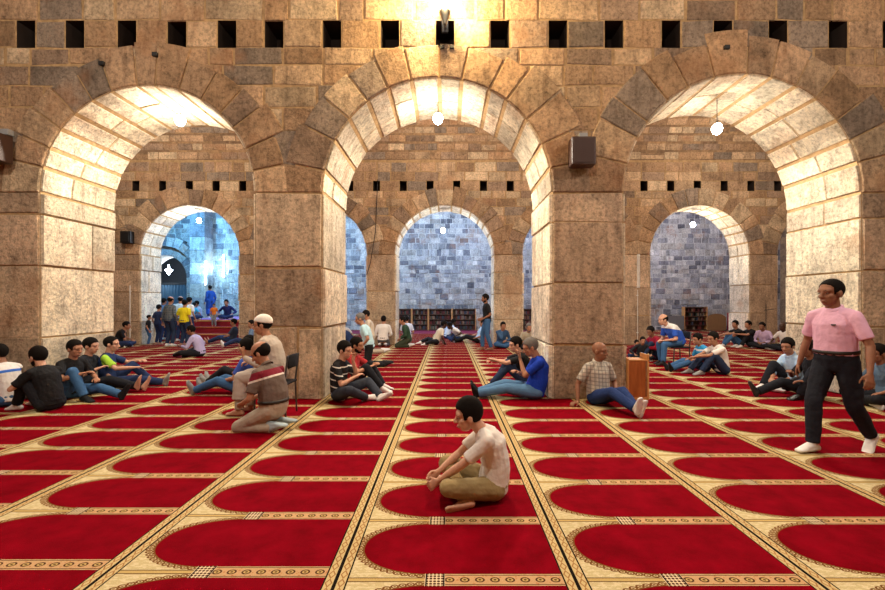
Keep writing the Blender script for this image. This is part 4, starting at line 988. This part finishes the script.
person(88, 7.4, 4, M_(OUT, lean=-10, slump=22, fL=(.85, .05, .075), fR=(.82, -.1, .12), tL=(.2, .3, 1), tR=(.2, -.2, 1), hR=(.26, -.14, .42), head=(8, 0, 0)), 'barefoot man in dark clothes, legs out, between jeans wearer and lime sleeved man', cm('dark_tee', (.02, .022, .03)), DARKTR, skin='light', bare=True)
person(108, 7.7, 24, M_(UP, lean=-8, slump=20, fR=(.84, -.1, .075), tR=(.2, -.3, 1), uR=(-1, 0, .2), fL=(.62, .10, .08), hR=(.42, -.22, .38), hL=(.44, .1, .46), head=(4, -10, 0)), 'shaven man in a navy shirt with lime sleeves resting his arm on a raised knee', cm('navy_lime_shirt', (.02, .04, .12), (.35, .62, .05), kind='above', axis=(0, -1, 0), period=.168), NAVY, skin='light', hair='black', hairvol=.2, footm=SOCKG)
# --- right hand middle group
person(678, 10.75, 185, M_(SIT, lean=22, slump=30, fL=(.46, .14, .085), fR=(.36, -.12, .085), head=(6, 5, 0), hL=(.40, .10, .60), hR=(.40, -.08, .60)), 'man in a white and blue polo bending forward on a chair in the right arch', cm('white_blue_polo', (.03, .10, .50), (.78, .76, .74), kind='above', axis=(-.15, 0, .98), period=.82), JEANS, skin='light', hair='balding', feet='shoe', footm=SHOEB, build=1.12, belly=.04, collar=True)
chair((wx(677, 10.75), 10.75, 0), rad(185), 'dark chair under the man in the white and blue polo', DARKTR)
person(704, 9.7, 180, M_(OUT, lean=-4, slump=30, hL=(.34, .08, .28), hR=(.30, -.1, .28), head=(14, 10, 0)), 'boy in bright blue t-shirt sitting just behind the white t-shirt man, right arch', cm('bright_blue_tee', (.04, .33, .66), (.7, .75, .8), kind='band', axis=(.2, 0, .98), period=.50, duty=.54), JEANS, skin='mid', footm=SOCKB, s=.93)
person(722, 9.3, 180, M_(UP, lean=4, slump=24, fL=(.50, .12, .08), fR=(.62, -.1, .08), hL=(.60, .08, .38), hR=(.58, .0, .36), head=(8, 14, 0)), 'man in a white t-shirt and jeans with arms round his knees in the right arch', WHITE, DJEANS, skin='mid', hairvol=1.3, footm=SOCKG)
person(641, 11.6, -100, M_(CROSS, head=(10, 0, 0)), 'boy in a dark jacket sitting beside the right pillar behind the lectern', cm('dark_jacket', (.02, .02, .025)), DARKTR, skin='mid', s=.72, sleeve='long')
person(657, 11.7, 190, M_(UP, lean=2, slump=26, fL=(.50, .1, .08), hL=(.4, .1, .35), head=(20, 20, 0)), 'person in a red top and jeans leaning forward behind the man on the chair', cm('crimson_top', (.30, .01, .03)), DJEANS, skin='brown', sleeve='long', footm=SOCKW)
person(632, 12.1, -80, M_(CROSS, lean=20), 'person in a maroon top crouched low against the right pillar edge', cm('maroon_top', (.18, .02, .03)), NAVY, skin='mid', s=.62, sleeve='long')
person(739, 15.1, 182, M_(UP, lean=-2, fL=(.6, .1, .08), hL=(.62, .05, .42), hR=(.60, -.05, .40), head=(2, 20, 0)), 'man in black t-shirt and jeans at the right far pier stretching both arms forward', BLACK, JEANS, skin='mid', hairvol=1.5)
person(752, 14.9, 182, M_(UP, lean=-2, hL=(.55, .08, .46), hR=(.55, -.05, .42), head=(2, 10, 0)), 'man all in black behind the one stretching his arms at the right far pier', BLACK, DARKTR, skin='mid')
person(765, 14.6, 215, M_(CROSS, hL=(.3, .1, .22), hR=(.3, -.1, .22)), 'man in a lilac pink shirt sitting against the far pier by the microphone stand', cm('lilac_pink', (.60, .45, .66)), DARKTR, skin='brown', sleeve='long')
person(786, 13.9, 200, M_(CROSS, lean=0), 'bald man in a white shirt sitting right of the lilac shirted man', WHITE, DARKTR, skin='dark', hair='bald')
# --- middle group, centre
person(369, 10.4, 190, M_(TALLK, lean=10, slump=14, head=(14, 0, 0), hL=(.16, .2, .5), hR=(.2, -.1, .6)), 'man in light blue shirt and black trousers kneeling upright beyond the red t-shirt', cm('sky_shirt', (.45, .66, .72)), BLACK, skin='mid', hair='grey', hairvol=.3, footm=SOCKB)
person(371, 13.2, 200, M_(TALLK, lean=6, slump=12, head=(10, 0, 0)), 'man in a cream shirt kneeling upright just behind the light blue shirt', CREAM, BEIGE, skin='mid')
person(383, 15.2, 90, M_(KNEEL, head=(6, 0, 0)), 'man in a white shirt kneeling with his back turned before the far pier', WHITE, cm('grey_trousers', (.12, .12, .13)), skin='mid', build=1.1, sleeve='rolled')
person(350, 14.6, 170, M_(CROSS, lean=14), 'seated man in dark navy clothes left of the kneeling men by the far pier', NAVY, DARKTR, skin='brown', sleeve='long')
person(343, 16.9, -70, M_(CROSS), 'seated person in a white top in the gap beside the left pillar', WHITE, NAVY, skin='mid', s=.95)
person(408, 15.0, 188, M_(KNEEL, lean=10, head=(8, 0, 0)), 'man in a dark green shirt kneeling at the left foot of the central far arch', cm('dark_green_shirt', (.03, .065, .035)), cm('olive_trousers', (.04, .05, .03)), skin='mid', sleeve='long')
person(407, 16.7, 100, M_(KNEEL), 'person in white kneeling behind the dark green shirt', cm('bluish_white', (.6, .66, .8)), WHITE, skin='mid', s=.95)
person(436, 16.0, 20, M_(OUT, lean=22, slump=10, side=-4, fL=(-.5, .3, .08), fR=(-.4, -.05, .06), kL=(0, 1, .2), kR=(.2, -1, .2), tL=(-1, 0, 0), tR=(-1, 0, 0), uL=(0, 0, 1), uR=(0, 0, 1), hR=(.25, -.25, .08), hL=(.3, .2, .10), head=(12, 0, 0)), 'man in cream shirt reclining on one arm before the second bookshelf', CREAM, BLACK, skin='dark')
person(447, 18.6, 30, M_(CROSS, lean=16, slump=30), 'seated person in pale blue bending forward near the shelves', cm('ice_blue', (.58, .66, .80)), NAVY, skin='dark', sleeve='long')
person(460, 17.2, 200, M_(CROSS, lean=24, slump=34, head=(30, 0, 0)), 'man in a white shirt bowing his head low before the third bookshelf', WHITE, NAVY, skin='dark')
person(478, 16.6, 175, M_(OUT, lean=-30, slump=20, hL=(.1, .2, .2)), 'man in pale blue and black trousers lying back beside the standing man', cm('pale_sky', (.42, .58, .75)), BLACK, skin='mid', footm=SOCKB)
person(487, 14.1, 183, M_(STAND, head=(6, 0, 0), fL=(-.12, .1, .085), fR=(.13, -.08, .085), hL=(.14, .16, .98), hR=(.16, -.2, .98)), 'tall man in a black t-shirt and blue jeans standing before the central far arch', BLACK, JEANS, skin='brown', beard='black', bare=True, s=1.03)
person(501, 14.9, -80, M_(CROSS, hR=(.2, -.02, .55), eR=(.3, -.5, -1), dR=(0, 0, 1), hL=(.25, .1, .25), head=(6, 0, 0)), 'man in denim shirt sitting cross-legged against the far pier, hand on chin', cm('denim_shirt', (.05, .11, .22)), JEANS, skin='mid', bare=True, sleeve='long')
person(527, 14.0, -85, M_(CROSS, hL=(.24, .06, .3), hR=(.24, -.06, .3), head=(10, 0, 0)), 'grey haired man in a beige shirt sitting right of the denim shirted man', cm('sand_shirt', (.40, .36, .27)), DARKTR, skin='mid', hair='grey', beard='grey')
# --- left arch group
person(200, 12.4, 186, M_(CROSS, lean=8, slump=26, fL=(.62, .05, .06), hL=(.44, .1, .30)), 'man in a lilac long sleeved shirt sitting on the carpet in the left arch', LILAC, DARKTR, skin='brown', sleeve='long', build=1.08, footm=SOCKB)
person(118, 14.9, 20, M_(CROSS, hR=(.2, -.04, .5), eR=(.2, -.3, -1)), 'man all in black sitting against the far pier by the thin white pipe', BLACK, NAVY, skin='mid')
person(148, 15.6, 30, STAND, 'small child in black standing with back to the camera in the left arch', BLACK, JEANS, skin='mid', s=.62, bare=True)
person(158, 15.9, 75, STAND, 'youth in dark blue clothes standing beside the man in the grey checked shirt', NAVY, NAVY, skin='mid', s=.83, bare=True)
person(169.5, 15.3, 80, M_(STAND, hL=(.06, .34, .82)), 'man in a dark grey checked shirt standing with his back to the camera', cm('grey_checked', (.07, .10, .13), (.18, .2, .2), kind='check', period=.08, duty=.3), DJEANS, skin='mid', hair='balding', sleeve='long')
person(184, 15.5, 85, M_(STAND), 'man in a bright yellow t-shirt standing with his back to the camera', cm('yellow_tee', (.85, .70, .02)), DJEANS, skin='mid', s=.93, build=1.1, bare=True)
person(250, 15.2, 200, M_(OUT, lean=-22, slump=30, tL=(.1, .4, 1), hL=(.2, .12, .35), head=(6, 30, 0)), 'man in grey blue t-shirt and white socks lounging beside the platform steps', cm('grey_blue_tee', (.14, .22, .34)), NAVY, skin='mid', footm=SOCKW)
person(232, 16.4, 188, M_(OUT, lean=-20), 'person in dark clothes lounging behind the grey blue t-shirt, bare feet out', cm('dark_slate', (.04, .05, .08)), NAVY, skin='mid', bare=True)
# on the platform
person(214, 18.42, -70, STAND, 'small child in an orange t-shirt standing on the platform steps', cm('orange_tee', (.85, .20, .02)), cm('grey_shorts', (.25, .25, .24)), skin='mid', s=.55, z0=.52, bare=True)
person(163, 17.9, 80, STAND, 'man in a blue shirt seen from behind left of the platform, under the lantern', cm('mid_blue', (.12, .25, .5)), NAVY, skin='brown', s=.98)
person(180, 17.3, 95, STAND, 'broad man in pale blue standing with his back turned left of the platform', LBLUE, NAVY, skin='mid', hair='balding', build=1.2, s=1.02)
person(188.5, 17.45, 80, STAND, 'person in white standing right beside the broad man in pale blue', WHITE, NAVY, skin='mid')
person(191.5, 18.98, 90, M_(CROSS), 'boy in a turquoise shirt sitting on the platform edge with his back turned', cm('turquoise', (.05, .38, .62)), NAVY, skin='mid', s=.85, z0=.78)
person(199, 19.6, 200, M_(CROSS, lean=-6), 'person in pale grey reclining on the platform behind the lilac shirted man', cm('pale_grey', (.34, .4, .5)), NAVY, skin='brown', z0=.78, s=.9)
person(210.5, 20.8, 150, STAND, 'person in a deep blue robe standing on the platform before the stone pier', cm('deep_blue', (.02, .08, .32)), NAVY, skin='brown', long=True, s=.9, z0=.78, sleeve='long')
person(228, 19.9, -80, M_(CROSS), 'person in dark blue sitting on the platform below the right tube lamp', cm('ink_blue', (.02, .03, .12)), NAVY, skin='mid', z0=.78, sleeve='long')
person(113.5, 17.4, -60, STAND, 'person in a purple blue top standing in the gap beside the left pillar', cm('violet_top', (.12, .08, .35)), cm('rust_skirt', (.35, .08, .04)), skin='mid', s=.98)

bpy.context.view_layer.update()
dg = bpy.context.evaluated_depsgraph_get()
new = [(o, m, bpy.data.meshes.new_from_object(o.evaluated_get(dg))) for o, m in PEND]
for o, m, me in new:
    o.modifiers.clear(); o.data = me; me.materials.clear(); me.materials.append(m); me.name = o.name
    me.polygons.foreach_set('material_index', [0] * len(me.polygons)); me.polygons.foreach_set('use_smooth', [True] * len(me.polygons)); me.update()
EXPO = 0.0
# ------------------------------------------------------------------ camera, world, colour
cam = bpy.data.cameras.new('camera'); co = bpy.data.objects.new('camera', cam); C.objects.link(co)
cam.lens = 36 * F / 885; cam.sensor_width = 36; cam.sensor_fit = 'HORIZONTAL'; cam.clip_start = .05
cam.shift_x = -(VX - 442.5) / 885; cam.shift_y = (HY - 295) / 885
co.location = (0, 0, H); co.rotation_euler = (math.pi / 2, 0, 0)
sc = bpy.context.scene; sc.camera = co
w = bpy.data.worlds.new('world'); sc.world = w; w.use_nodes = True
w.node_tree.nodes['Background'].inputs[0].default_value = (.9, .8, .7, 1); w.node_tree.nodes['Background'].inputs[1].default_value = .05
sc.view_settings.view_transform = 'Standard'; sc.view_settings.look = 'None'; sc.view_settings.gamma = 1
sc.view_settings.use_curve_mapping = False; sc.view_settings.exposure = EXPO
